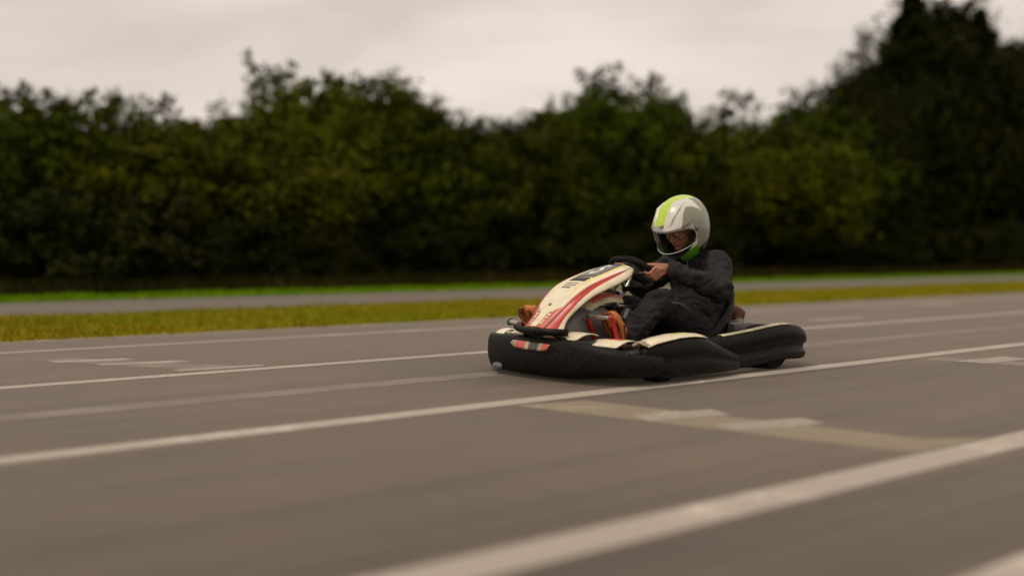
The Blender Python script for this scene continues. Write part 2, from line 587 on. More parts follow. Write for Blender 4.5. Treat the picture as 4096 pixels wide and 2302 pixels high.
tr_e = None
def line(n, w, m, label, s0=S0, s1=S1, z=.0072):
    return sheet('painted_line', [rect(s0, s1, n - w / 2, n + w / 2)], z, m, parent=track, label=label)
line(1.06, .13, M['line_white'], 'white painted line cut off by the lower corner of the frame')
line(1.84, .16, M['line_white'], 'broad white painted line closest to the camera')
line(3.79, .135, M['line_white'], 'white painted line running under the side of the kart')
line(4.76, .20, M['line_faded'], 'ghost of an old worn painted line')
line(5.85, .115, M['line_white'], 'white painted line just beyond the kart')
line(7.90, .085, M['line_white'], 'thin white painted line close to the grass verge')
line(8.83, .06, M['line_white'], 'white edge line bordering the grass verge')
def mark(name, poly, m, label, z=.0070):
    return sheet(name, [poly], z, m, parent=track, label=label)
mark('grid_band', [(2.84, 3.70), (3.22, 3.62), (3.62, 1.93), (3.30, 1.93)], M['line_cream'], 'cream grid band crossing the lane between two white lines')
mark('grid_dash', [(3.08, 3.16), (3.02, 2.98), (3.44, 2.90), (3.50, 3.06)], M['dash_white'], 'white dash painted on the cream band', .0082)
mark('grid_dash', [(3.18, 2.78), (3.14, 2.62), (3.58, 2.50), (3.62, 2.66)], M['dash_white'], 'second white dash painted on the cream band', .0082)
mark('grid_hook', [(3.30, 2.05), (3.34, 1.93), (3.80, 1.93), (3.62, 2.05)], M['line_cream'], 'foot of the cream band by the broad line', .0082)
mark('grid_band', [(1.45, 7.3), (1.75, 7.2), (2.55, 5.95), (2.2, 5.95)], M['line_faded'], 'worn band across the lane beyond the kart')
mark('grid_dash', [(1.55, 7.10), (1.58, 6.95), (2.05, 6.85), (2.02, 7.0)], M['dash_white'], 'white dash on the worn band', .0082)
mark('grid_dash', [(1.75, 6.75), (1.78, 6.62), (2.3, 6.50), (2.28, 6.62)], M['dash_white'], 'second white dash on the worn band', .0082)
mark('grid_dash', [(2.05, 6.12), (2.05, 6.0), (2.6, 5.97), (2.6, 6.07)], M['dash_white'], 'white dash by the lane line beyond the kart', .0082)
mark('grid_band', [(6.25, 3.70), (6.55, 3.65), (7.0, 1.95), (6.7, 1.95)], M['line_faded'], 'worn band across the lane behind the kart')
mark('grid_dash', [(6.35, 3.45), (6.35, 3.25), (6.9, 3.2), (6.9, 3.4)], M['dash_white'], 'white dash behind the kart', .0082)
mark('grid_dash', [(12.7, 7.55), (12.7, 7.35), (13.6, 7.3), (13.6, 7.5)], M['dash_white'], 'white dash far along the track', .0082)
mark('grid_dash', [(9.0, 6.6), (9.0, 6.42), (9.9, 6.38), (9.9, 6.55)], M['dash_white'], 'white dash behind the rear of the kart', .0082)

# ------------------------------------------------------------------ grass (nobody could count the blades)
def grass_mat(name, a, b, c):
    m = bpy.data.materials.new(name)
    m.use_nodes = True
    t = m.node_tree
    L = t.links.new
    bs = t.nodes['Principled BSDF']
    bs.inputs['Roughness'].default_value = 0.7
    bs.inputs['Specular IOR Level'].default_value = 0.04
    tc = t.nodes.new('ShaderNodeTexCoord')
    mp = t.nodes.new('ShaderNodeMapping')
    mp.inputs['Scale'].default_value = (.16, 1.0, 1)
    n = t.nodes.new('ShaderNodeTexNoise')
    n.inputs['Scale'].default_value = 1.7
    n.inputs['Detail'].default_value = 6
    n.inputs['Roughness'].default_value = .65
    rp = t.nodes.new('ShaderNodeValToRGB')
    rp.color_ramp.elements[0].position = .36
    rp.color_ramp.elements[0].color = (*a, 1)
    rp.color_ramp.elements[1].position = .64
    rp.color_ramp.elements[1].color = (*c, 1)
    e = rp.color_ramp.elements.new(.5)
    e.color = (*b, 1)
    L(tc.outputs['Object'], mp.inputs['Vector'])
    L(mp.outputs[0], n.inputs['Vector'])
    L(n.outputs['Fac'], rp.inputs['Fac'])
    L(rp.outputs['Color'], bs.inputs['Base Color'])
    return m
M['grass_olive'] = grass_mat('olive_dry_grass', (0.165, 0.22, 0.006), (0.24, 0.225, 0.008), (0.32, 0.215, 0.012))
M['grass_bright'] = grass_mat('bright_green_grass', (0.095, 0.22, 0.001), (0.13, 0.25, 0.002), (0.17, 0.23, 0.003))
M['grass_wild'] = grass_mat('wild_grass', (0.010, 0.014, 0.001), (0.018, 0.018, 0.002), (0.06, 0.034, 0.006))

def grass(name, n0, n1, s0, s1, count, h0, h1, w, m, seed, label):
    rng = np.random.default_rng(seed)
    # denser where the strip is close to the camera
    s = s0 + (s1 - s0) * rng.random(count) ** 1.5
    n = n0 + (n1 - n0) * rng.random(count)
    a = rng.random(count) * 2 * np.pi
    h = h0 + (h1 - h0) * rng.random(count) ** 1.6
    tuft = np.array([mnoise.noise(Vector((float(x) * 1.1, float(y) * 1.6, seed))) for x, y in zip(s, n)])
    h *= 1 + .6 * tuft
    lean = rng.normal(size=(count, 2)) * .45 * h[:, None]
    ww = w * (0.7 + .6 * rng.random(count))
    V = np.empty((count, 3, 3), np.float32)
    V[:, 0] = np.stack([s - np.cos(a) * ww, n - np.sin(a) * ww, np.zeros(count)], 1)
    V[:, 1] = np.stack([s + np.cos(a) * ww, n + np.sin(a) * ww, np.zeros(count)], 1)
    V[:, 2] = np.stack([s + lean[:, 0], n + lean[:, 1], h], 1)
    me = bpy.data.meshes.new(name)
    me.vertices.add(count * 3)
    me.vertices.foreach_set('co', V.ravel())
    me.loops.add(count * 3)
    me.loops.foreach_set('vertex_index', np.arange(count * 3, dtype=np.int32))
    me.polygons.add(count)
    me.polygons.foreach_set('loop_start', np.arange(0, count * 3, 3, dtype=np.int32))
    me.materials.append(m)
    me.update(calc_edges=True)
    me.validate()
    o = bpy.data.objects.new(name, me)
    COL.objects.link(o)
    o.rotation_euler = (0, 0, TR)
    tag(o, label, 'grass', None, 'stuff')
    return o
grass('verge_grass', 8.84, 12.36, -4, 34, 120000, .025, .075, .008, M['grass_olive'], 1, 'dry olive grass on the verge between track and service road')
grass('strip_grass', 15.85, 17.9, -4, 48, 60000, .03, .09, .012, M['grass_bright'], 2, 'bright green grass strip beyond the service road')
grass('wild_grass', 17.8, 25.5, -8, 70, 70000, .08, .32, .018, M['grass_wild'], 3, 'tall dark wild grass at the foot of the woodland')

# ------------------------------------------------------------------ trees
def leaves_mesh(name, pos, nor, size, m, seed):
    """Many separate leaf sprays; one crown."""
    rng = np.random.default_rng(seed)
    k = len(pos)
    nor = nor + rng.normal(size=(k, 3)) * .55
    nor /= np.linalg.norm(nor, axis=1)[:, None] + 1e-9
    ref = rng.normal(size=(k, 3))
    a = np.cross(nor, ref)
    a /= np.linalg.norm(a, axis=1)[:, None] + 1e-9
    b = np.cross(nor, a)
    sz = size * (0.6 + .8 * rng.random(k))
    la, lb = a * sz[:, None], b * (sz * .55)[:, None]
    V = np.stack([pos - la, pos - lb + nor * (sz * .12)[:, None], pos + la, pos + lb + nor * (sz * .12)[:, None]], 1).astype(np.float32)
    me = bpy.data.meshes.new(name)
    me.vertices.add(k * 4)
    me.vertices.foreach_set('co', V.ravel())
    me.loops.add(k * 4)
    me.loops.foreach_set('vertex_index', np.arange(k * 4, dtype=np.int32))
    me.polygons.add(k)
    me.polygons.foreach_set('loop_start', np.arange(0, k * 4, 4, dtype=np.int32))
    me.materials.append(m)
    me.update(calc_edges=True)
    me.validate()
    return me

def crown_broad(seed, n, size, w=.36, z0=.10, lobes=16, rs=1.0, taper=.5):
    rng = np.random.default_rng(seed)
    pos, nor = [], []
    cs = []
    for i in range(lobes):
        z = z0 + .08 + (.86 - z0) * (i + rng.random()) / lobes
        zz = (z - z0) / (1 - z0)
        rad = w * (math.sin(math.pi * min(max(zz * .80 + .16, 0), 1)) ** .75) * (1 - taper * max(0, zz - .5))
        a = rng.random() * 2 * math.pi
        d = rad * (.35 + .5 * rng.random()) if rs == 1.0 else rad * rng.random() ** .5 * 1.1
        cs.append((np.array([math.cos(a) * d, math.sin(a) * d, z]), (rad * (.45 + .3 * rng.random()) + .03) * rs))
    tot = sum(r * r for _, r in cs)
    for c, r in cs:
        kk = int(n * r * r / tot)
        nc = max(6, kk // 34)
        d = rng.normal(size=(nc, 3))
        d /= np.linalg.norm(d, axis=1)[:, None]
        rr = r * (.55 + .55 * rng.random(nc) ** .7)
        cc = c + d * rr[:, None] * np.array([1, 1, .85])
        idx = rng.integers(0, nc, kk)
        p = cc[idx] + rng.normal(size=(kk, 3)) * r * .16
        pos.append(p)
        nn = d[idx] * .6 + np.array([0, 0, .7])
        nor.append(nn)
    pos = np.concatenate(pos)
    nor = np.concatenate(nor)
    k = pos[:, 2] > .02
    pos, nor = pos[k], nor[k]
    mx = np.quantile(pos[:, 2], .999)
    pos = pos * np.array([1, 1, 1 / mx])
    return pos, nor

def crown_conifer(seed, n, w=.20, z0=.06):
    rng = np.random.default_rng(seed)
    nb = 150
    pos, nor = [], []
    for i in range(nb):
        z = z0 + (.985 - z0) * (i / nb) ** .9
        L = w * ((1 - z) / (1 - z0)) ** .8 * (.6 + .5 * rng.random()) + .012
        a = i * 2.39996 + rng.normal() * .3
        kk = int(n / nb * (L / (w * .6)) + 12)
        t = rng.random(kk) ** .7
        droop = -.32 * L * t ** 1.4 + .10 * L * t ** 4
        sp = (rng.random(kk) - .5) * 2 * L * .30 * (1 - .5 * t)
        x = math.cos(a) * L * t - math.sin(a) * sp
        y = math.sin(a) * L * t + math.cos(a) * sp
        pos.append(np.stack([x, y, z + droop + rng.normal(size=kk) * .010], 1))
        nor.append(np.tile(np.array([math.cos(a) * .4, math.sin(a) * .4, .8]), (kk, 1)))
    pos = np.concatenate(pos)
    nor = np.concatenate(nor)
    pos[:, 2] = np.maximum(pos[:, 2], .015)
    return pos, nor

CR = {}
def crown(key, pn, size, m, seed):
    CR[key] = leaves_mesh('crown', pn[0], pn[1], size, m, seed)
for i_ in range(3):
    crown('deep_%s' % 'abc'[i_], crown_broad(40 + i_, 16000, .017, w=.44, z0=.03, lobes=22, taper=.3), .020, M['leaf_green'] if i_ else M['leaf_olive'], 30 + i_)
crown('olive_a', crown_broad(11, 15000, .017, w=.40, z0=.24), .017, M['leaf_olive'], 1)
crown('olive_b', crown_broad(12, 15000, .017, w=.34, lobes=20, z0=.24), .017, M['leaf_olive'], 2)
crown('green_a', crown_broad(13, 15000, .016, w=.38, z0=.24), .016, M['leaf_green'], 3)
crown('green_b', crown_broad(14, 15000, .016, w=.30, lobes=22, z0=.24), .016, M['leaf_green'], 4)
crown('yellow_a', crown_broad(15, 14000, .017, w=.42, z0=.24), .017, M['leaf_yellow'], 5)
crown('airy', crown_broad(16, 6500, .012, w=.25, lobes=60, z0=.2, rs=.55), .013, M['leaf_green'], 6)
crown('big_dark', crown_broad(17, 30000, .011, w=.33, lobes=34, z0=.04), .011, M['leaf_dark'], 7)
crown('spruce', crown_conifer(18, 30000, w=.30), .013, M['leaf_dark'], 8)
crown('bush_a', crown_broad(19, 6000, .035, w=.62, z0=.0, lobes=12, taper=.2), .035, M['leaf_dark'], 9)  # woodland shade put into the leaf colour of both bushes
crown('bush_b', crown_broad(20, 6000, .035, w=.55, z0=.0, lobes=12, taper=.2), .035, M['leaf_dark'], 10)

def trunk_mesh(seed, conifer=False):
    rng = random.Random(seed)
    mb = MB()
    p = [(0, 0, -.02)]
    for i in range(1, 9):
        p.append((rng.uniform(-.012, .012), rng.uniform(-.012, .012), i / 8 * (.95 if conifer else .78)))
    mb.tube(p, [.026 * (1 - i / 9) + .003 for i in range(9)], 10)
    if not conifer:
        for i in range(7):
            z = .18 + .08 * i
            a = rng.uniform(0, 6.28)
            L = rng.uniform(.14, .26)
            mb.tube([(0, 0, z), (math.cos(a) * L * .5, math.sin(a) * L * .5, z + L * .35), (math.cos(a) * L, math.sin(a) * L, z + L * .9)],
                    [.010, .007, .003], 7)
    return mb
TK = []
for i in range(4):
    o = trunk_mesh(i, i == 3).build('trunk', M['bark'])
    TK.append(o.data)
    bpy.data.objects.remove(o)

F = 2504.0
def place(u, n):
    """Ground point on the line n across the track, in the direction of column u of the view."""
    r = Vector(((u - 1288) / F, 1, 0))
    return r * (n / r.dot(N))
def tree(name, key, u, n, top, wide, label, group=None, cat='tree', tk=None):
    p = place(u, n)
    h = CAM_H + (638 - top) / F * p.y
    e = empty(name, p, random.uniform(0, 6.28))
    c = bpy.data.objects.new('crown', CR[key])
    COL.objects.link(c)
    c.parent = e
    c.scale = (h * wide, h * wide, h)
    if tk is not None:
        t = bpy.data.objects.new('trunk', TK[tk])
        COL.objects.link(t)
        t.parent = e
        t.scale = (h * .8, h * .8, h)
    else:
        t = bpy.data.objects.new('stem', TK[0])
        COL.objects.link(t)
        t.parent = e
        t.scale = (h * 1.2, h * 1.2, h * .8)
    return tag(e, label, cat, group)

G1 = 'broadleaf trees along the woodland edge'
G2 = 'airy treetops rising behind the woodland edge'
G3 = 'trees filling the depth of the woodland'
G4 = 'bushes at the foot of the woodland'
G5 = 'dark conifers in the tall stand'
edge_trees = [
    # u, n, top, wide, crown, label
    (-70, 26, 258, 1.0, 'green_a', 'broad green tree cut off by the left edge of the picture'),
    (95, 27, 238, 1.0, 'green_b', 'flat topped dark tree just in from the left edge'),
    (255, 26, 240, 1.0, 'green_a', 'rounded dark green tree, second crown from the left edge'),
    (420, 25, 300, 1.15, 'olive_a', 'low olive tree at the first dip of the skyline from the left'),
    (560, 26, 298, 1.1, 'olive_b', 'olive tree just left of the pale airy treetop'),
    (690, 25, 305, 1.15, 'olive_a', 'low olive tree in front of the pale airy treetop'),
    (800, 27, 190, .92, 'olive_b', 'tall olive tree forming the left half of the highest bump left of the kart'),
    (925, 27, 205, .95, 'olive_a', 'tall olive tree forming the right half of the highest bump left of the kart'),
    (1040, 26, 275, 1.05, 'green_a', 'green tree on the slope right of the tallest olive trees'),
    (1165, 25, 305, 1.15, 'green_b', 'low green tree in the skyline dip above the front of the kart'),
    (1300, 26, 292, 1.1, 'green_a', 'low green tree above the nose of the kart'),
    (1430, 27, 262, 1.0, 'green_b', 'green tree above the steering wheel of the kart'),
    (1560, 27, 232, 1.0, 'green_a', 'mid height green tree left above the driver'),
    (1680, 27, 245, .95, 'green_b', 'green tree straight above the helmet of the driver'),
    (1800, 25, 312, 1.15, 'yellow_a', 'low yellowish tree right above the helmet'),
    (1930, 25, 308, 1.2, 'yellow_a', 'yellowish olive tree in the skyline dip before the tall dark stand'),
    (2050, 26, 262, 1.0, 'green_a', 'dark green tree leaning against the tall dark stand'),
]
for i, (u, n, top, w, key, lab) in enumerate(edge_trees):
    tree('woodland_tree', key, u, n, top, w, lab, G1, 'tree', i % 3)
for u, n, top, w, lab in ((40, 33, 205, .9, 'thin airy treetop behind the first crowns at the left edge'),
                     (400, 32, 235, .95, 'thin airy treetop over the first skyline dip'),
                     (690, 34, 150, 1.15, 'pale airy treetop standing highest left of the olive trees'),
                     (1000, 33, 190, .9, 'thin airy treetop on the right shoulder of the highest olive trees'),
                     (1500, 33, 165, 1.1, 'tall airy treetop above the steering wheel'),
                     (1620, 34, 185, .9, 'airy treetop directly over the helmet'),
                     (1850, 33, 225, 1.05, 'airy treetop over the yellowish trees'),
                     (2010, 32, 220, .9, 'airy treetop beside the tall dark stand')):
    tree('airy_tree', 'airy', u, n, top, w, lab, G2, 'tree', 1)
for u, n, top, w, key, lab in ((2130, 26, 205, .95, 'big_dark', 'dark broad tree on the left flank of the tall stand'),
                               (2215, 28, 120, .9, 'big_dark', 'tall dark tree stepping up to the spire'),
                               (2285, 27, -25, 1.0, 'spruce', 'tallest dark conifer with its spire leaving the top of the frame'),
                               (2330, 30, 5, .95, 'big_dark', 'tall dark broad tree close behind the tallest spire'),
                               (2385, 29, 35, .9, 'big_dark', 'dark broad tree right of the tallest spire'),
                               (2455, 28, 22, 1.0, 'spruce', 'second dark conifer right of the tallest spire'),
                               (2540, 27, 110, .85, 'big_dark', 'dark broad tree cut by the right edge of the frame'),
                               (2680, 28, 95, .95, 'big_dark', 'dark tree just beyond the right edge of the frame')):
    tree('dark_tree', key, u, n, top, w, lab, G5, 'tree', 3 if key == 'spruce' else 2)
rb = random.Random(8)
for i in range(48):
    u = -180 + i * 62 + rb.uniform(-30, 30)
    n = rb.uniform(29.5, 36)
    top = np.interp(u, [-200, 500, 700, 860, 1050, 1200, 1560, 1850, 2000, 2200, 2350, 2900], [290, 330, 335, 235, 320, 335, 285, 345, 330, 190, 90, 120]) + rb.uniform(0, 25)
    key = 'big_dark' if u > 2080 else rb.choice(['deep_a', 'deep_b', 'deep_c'])
    tree('background_tree', key, u, n, float(top), rb.uniform(1.05, 1.3), 'dark tree inside the woodland behind the edge trees', G3, 'tree', i % 3)
for i in range(34):
    u = -160 + i * 86 + rb.uniform(-25, 25)
    n = rb.uniform(22.6, 25.2)
    p = place(u, n)
    h = rb.uniform(1.3, 2.3) * (1.25 if u > 2000 else 1)
    top = 638 - (h - CAM_H) * F / p.y
    tree('woodland_bush', rb.choice(['bush_a', 'bush_b']), u, n, top, rb.uniform(.95, 1.25), 'low leafy bush in the dark foot of the woodland', G4, 'bush')

# ------------------------------------------------------------------ the go-kart (x forward, y to the driver's left, z up)
KO, KR = (0.88, 6.27, 0.0), R(220.5)
kart = tag(empty('go_kart', KO, KR), 'black and cream rental go-kart with red nose stripes and number 5', 'go-kart')

# nose panel ---------------------------------------------------------------
NS = [(.995, .300, .080), (.915, .365, .098), (.815, .455, .122), (.715, .520, .140), (.610, .562, .150), (.480, .600, .153), (.375, .628, .140), (.305, .640, .108)]
def nose(u, v, off=0.0):
    x, z, hw = spl_at(NS, v)
    x2, z2, _ = spl_at(NS, min(v + .02, 1)); x1, z1, _ = spl_at(NS, max(v - .02, 0))
    t = Vector((x2 - x1, 0, z2 - z1)).normalized()
    nn = Vector((-t.z, 0, t.x)) if -t.z * 0 + t.x < 0 else Vector((t.z, 0, -t.x))
    nn = Vector((t.z, 0, -t.x))
    return Vector((x, u * hw, z)) + nn * (.016 * (1 - abs(u) ** 2.2) + off)
NV = 60
def sstep(a, b, x):
    t = min(max((x - a) / (b - a), 0), 1)
    return t * t * (3 - 2 * t)
def u_cols(v):
    rb = .30 + .60 * sstep(.150, .235, v) + .10 * sstep(.70, .86, v)
    yw = sstep(.30, .46, v)
    y1 = .635 + .02 * v
    y0 = y1 - .13 * yw - .002
    y1, y0 = min(y1, rb - .02 * (rb > .5)) if rb > .5 else rb - .004, min(y0, rb - .006)
    pos = [.08, .20, min(.30, rb - .02), y0, y1, rb, min(1, rb + .5 * (1 - rb)), 1]
    if rb < .5:
        pos = [.06, .13, .20, rb - .02, rb - .01, rb, .7, 1]
    return [-p for p in pos[::-1]] + pos
UM = [1, 1, 0, 2, 0, 0, 0, 0, 0, 0, 0, 2, 0, 1, 1]
mb = MB()
rings = [[nose(u, i / (NV - 1)) for u in u_cols(i / (NV - 1))] for i in range(NV)]
mb.loft(rings, closed=False, caps=False, mi=UM * (NV - 1))
noseo = mb.build('nose_panel', [M['cream'], M['pale_red'], M['yellow'], M['pale_red']], kart, ang=60)
def solid(o, t, off=-1):
    s = o.modifiers.new('solid', 'SOLIDIFY')
    s.thickness = t
    s.offset = off
solid(noseo, .006, -1)
for sg in (1, -1):
    FL = [(-.078, .080, -.018), (-.047, .048, -.016), (-.032, .046, -.030), (-.020, .045, -.040), (-.010, .044, -.048), (.0, .038, -.050), (.0, .026, -.048), (.002, .014, -.034)]
    rings, mi = [], []
    for i in range(NV):
        v = i / (NV - 1)
        e = nose(sg, v)
        d = Vector(spl_at(FL, v))
        d.y *= sg
        lim = max(.075, .60 - max(0, v - .10) * .72)
        ts = [0, .06, lim * .5 + .03, lim, lim + (1 - lim) * .35, lim + (1 - lim) * .7, 1]
        rings.append([e + d * t + Vector((0, sg * .012 * math.sin(math.pi * t), 0)) for t in ts])
    mb = MB()
    mb.loft(rings, closed=False, caps=False, mi=[2, 1, 1, 0, 0, 0] * (NV - 1))
    fo = mb.build('nose_side', [M['cream'], M['red'], M['vent_black']], kart, ang=60)
    solid(fo, .006, -1)
def on_nose(name, polys, off, m, parent=kart, label=None):
    mb = MB()
    for P, nu, nv in polys:          # P = (u0,u1,v0,v1) patch
        u0, u1, v0, v1 = P
        rr = [[nose(u0 + (u1 - u0) * j / nu, v0 + (v1 - v0) * i / nv, off) for j in range(nu + 1)] for i in range(nv + 1)]
        mb.loft(rr, closed=False, caps=False)
    o = mb.build(name, m, parent, ang=60)
    solid(o, .0015, 1)
    return o
plate = on_nose('number_plate', [((-.47, .47, .60, .965), 8, 14)], .0015, M['plate_grey'])
on_nose('vent', [((-.42, .42, .515, .585), 6, 4)], .0015, M['vent_black'])
on_nose('vent_slat', [((-.36, .36, .540, .5475), 6, 1), ((-.36, .36, .558, .5655), 6, 1)], .0035, M['grey_print'])
def text_mesh(body, size):
    cu = bpy.data.curves.new('txt', 'FONT')
    cu.body = body
    cu.size = size
    cu.align_x = 'CENTER'
    cu.align_y = 'CENTER'
    cu.offset = .018 * size
    ob = bpy.data.objects.new('txt', cu)
    COL.objects.link(ob)
    dg = bpy.context.evaluated_depsgraph_get()
    me = bpy.data.meshes.new_from_object(ob.evaluated_get(dg))
    bpy.data.objects.remove(ob)
    return me
me = text_mesh('5', 1.0)
bm = bmesh.new(); bm.from_mesh(me)
bmesh.ops.triangulate(bm, faces=bm.faces)
bmesh.ops.subdivide_edges(bm, edges=[e for e in bm.edges if e.calc_length() > .12], cuts=2)
for vtx in bm.verts:
    vtx.co = nose(vtx.co.x * .78, .745 + vtx.co.y * .30, .0042)
bm.to_mesh(me); bm.free()
me.materials.clear(); me.materials.append(M['white_print'])
num = bpy.data.objects.new('number', me); COL.objects.link(num); num.parent = plate
num['label'] = 'white number 5 on the grey plate'
# small print (too soft in the photograph to read): rows of strokes
pr = [((-.30 + .075 * k, -.30 + .075 * k + (.05 if k % 3 else .062), .398, .418), 1, 1) for k in range(7)]
pr2 = [((-.34, .36, .436, .443), 4, 1), ((-.34, .36, .466, .474), 4, 1)]
on_nose('small_print', pr, .0012, M['grey_print'])
on_nose('print_line', pr2, .0012, M['grey_print'])
for sg in (1, -1):
    on_nose('sticker_letters', [((sg * .52 - .10, sg * .52 + .10, .030 + .034 * k, .030 + .034 * k + (.022 if k % 2 else .027)), 2, 1) for k in range(5)], .0012, M['cream'])
bolt = MB().ball(nose(0, .225, .0005), (.011, .011, .006), rot=(0, R(52), 0), nu=14, nv=6)
bolt.build('bolt', M['grey_print'], kart)

# bumper under the nose ------------------------------------------------------
mb = MB()
mb.tube(spline([(.905, -.21, .300), (.965, -.185, .298), (1.005, -.10, .290), (1.022, 0, .284), (1.008, .10, .284), (.965, .155, .283), (.90, .17, .278)], 26), .020, 14)
mb.build('nose_bar', M['black_plastic'], kart)
MB().tube([(.935, -.275, .318), (.972, -.155, .314)], .0155, 14).build('nose_tube', M['steel'], kart)
MB().lathe([(.012, -.006), (.0215, -.005), (.0225, 0), (.0215, .006), (.012, .008)], c=(0, 0, 0), n=20).build('tube_cap', M['green_rubber'], kart).location = (.934, -.279, .318)
for y in (-.10, .14):
    MB().tube([(.985, y, .285), (.94, y * 1.2, .245), (.88, y * 1.3, .215)], [.016, .015, .018], 10).build('nose_bracket', M['black_plastic'], kart)

# front bumper ----------------------------------------------------------------
FB = [(.62, -.630), (.70, -.632), (.80, -.605), (.880, -.530), (.940, -.400), (.975, -.24), (.988, 0), (.972, .24), (.935, .40), (.872, .525), (.80, .592), (.71, .630), (.63, .640)]
path = spline(FB, 65)
rings = []
for i, p in enumerate(path):
    a, b = path[max(i - 1, 0)], path[min(i + 1, 64)]
    t = Vector((b[0] - a[0], b[1] - a[1], 0)).normalized()
    o = Vector((t.y, -t.x, 0))
    if o.dot(Vector((1, p[1] * 1.2, 0))) < 0:
        o = -o
    q = abs(i / 64 * 2 - 1)
    zt = .252 - .004 * (q * 4) - max(0, q - .55) * .105
    zb = .030 + max(0, q - .85) ** 1.5 * .50 + (.022 if i > 32 else 0) * sstep(.1, .5, q)
    if i < 32:
        zt = .252 - .030 * q - max(0, q - .75) * .16
    P = Vector((p[0], p[1], 0))
    if i >= 32:
        zt = .252 - .075 * sstep(-.05, .85, q) - max(0, q - .8) * .05
    h = zt - zb
    prof = [(-.075, zb + .004), (-.02, zb), (-.004, zb + .008), (.010, zb + .05 * h / .21), (.016, zb + .45 * h), (.012, zb + .78 * h), (.004, zt - .014), (-.010, zt - .002),
            (-.035, zt), (-.075, zt - .008), (-.085, zt - .03), (-.055, zb + .5 * h)]
    sc = 1 if .06 < i / 64 < .94 else .55 + .45 * min(i, 64 - i) / (.06 * 64)
    rings.append([P + o * (d * sc) + Vector((0, 0, z)) for d, z in prof])
mb = MB()
mb.loft(rings)
bump = mb.build('front_bumper', M['scuffed_plastic'], kart, ang=50)
# sticker set in a recess of the bumper face
def bump_pt(y, z, off):
    xs = np.array([p[0] for p in path]); ys = np.array([p[1] for p in path])
    x = float(np.interp(y, ys[8:57], xs[8:57]))
    zz = np.interp(z, [.04, .09, .13, .20, .24], [.0, .011, .016, .012, .004])
    return Vector((x + float(zz) + off, y, z))
mb = MB()
cols = [(-.205, .205, .221), (-.190, .193, .222), (-.165, .180, .222), (-.075, .176, .222), (-.045, .175, .221), (.035, .174, .219), (.062, .175, .218), (.100, .180, .216), (.118, .188, .213)]
seg = [1, 1, 2, 1, 3, 1, 2, 2]
mi = []
rr = []
for y, z0, z1 in cols:
    rr.append([bump_pt(y + .022 * (.5 - k / 4) * 0 + .018 * (k / 4), z0 + (z1 - z0) * k / 4, .003) for k in range(5)])
for s in seg:
    mi += [s - 1] * 4
mb.loft(rr, closed=False, caps=False, mi=mi)
st = mb.build('bumper_sticker', [M['cream_dirty'], M['pale_red'], M['plate_grey']], bump, ang=70, label='red, cream and grey sticker on the bumper')
solid(st, .002, 1)
mb = MB()
mb.tube([bump_pt(-.225, .213, 0), bump_pt(-.20, .182, .001), bump_pt(-.16, .170, .002), bump_pt(.10, .166, .002), bump_pt(.15, .178, .001), bump_pt(.16, .205, 0)], .004, 8)
mb.build('sticker_rim', M['black_plastic'], bump)
MB().ball((.975, -.345, .055), (.022, .045, .024)).build('skid_roller', M['grey_plastic'], bump)
for y, z in ((-.30, .105), (.02, .10), (.33, .10), (.50, .12)):
    p = bump_pt(y, z, .001)
    MB().ball(p, (.004, .010, .010)).build('bumper_bolt', M['black_plastic'], bump)

# cream fairing pieces on top of the front bumper ------------------------------
def fairing(name, poly_rows, mats, mi=None, th=.006, label=None):
    mb = MB()
    mb.loft([[Vector(p) for p in r] for r in poly_rows], closed=False, caps=False, mi=mi if mi else 0)
    o = mb.build(name, mats, kart, ang=50, label=label)
    sub = o.modifiers.new('sub', 'SUBSURF'); sub.levels = 2; sub.render_levels = 2
    solid(o, th, -1)
    return o
def hump(y0, y1, xf, xb, zf, zc, ny=6, skew=0.0):
    rows = []
    for i in range(6):
        t = i / 5
        x = xf + (xb - xf) * t
        z = zf + (zc - zf) * math.sin(math.pi * min(t * .85 + .02, 1)) ** .8
        rows.append([(x - abs((y0 + (y1 - y0) * j / ny)) * .22 + skew * j / ny, y0 + (y1 - y0) * j / ny, z + .006 * math.sin(math.pi * j / ny)) for j in range(ny + 1)])
    return rows
fairing('bumper_fairing', hump(-.50, -.40, .985, .85, .226, .262), [M['cream']], label='rounded cream cap on the far end of the front bumper')
fairing('bumper_fairing', hump(-.315, -.125, .965, .80, .244, .278), [M['cream'], M['yellow']], mi=[(1 if j == 4 else 0) for _ in range(5) for j in range(6)], label='cream fairing piece before the nose panel')
fairing('bumper_fairing', hump(.01, .245, .955, .76, .236, .274), [M['cream'], M['yellow'], M['pale_red']], mi=[([0, 1, 0, 0, 0, 0][j]) for _ in range(5) for j in range(6)], label='cream fairing piece with yellow stripe beside the nose panel')
fairing('bumper_fairing', hump(.285, .475, .925, .72, .205, .244), [M['cream'], M['pale_red']], mi=[(1 if (j in (2, 3, 4) and i > 1) else 0) for i in range(5) for j in range(6)], label='cream fairing piece with red wedge before the side pod')
for y in (-.36, .265, -.06):
    MB().box((.84, y, .222), (.16, .10, .03), ch=.008).build('fairing_spacer', M['frame_paint'], kart)

MB().box((.69, .45, .186), (.30, .24, .02), rot=(0, R(4), 0), ch=.006).build('side_deck', M['frame_paint'], kart)

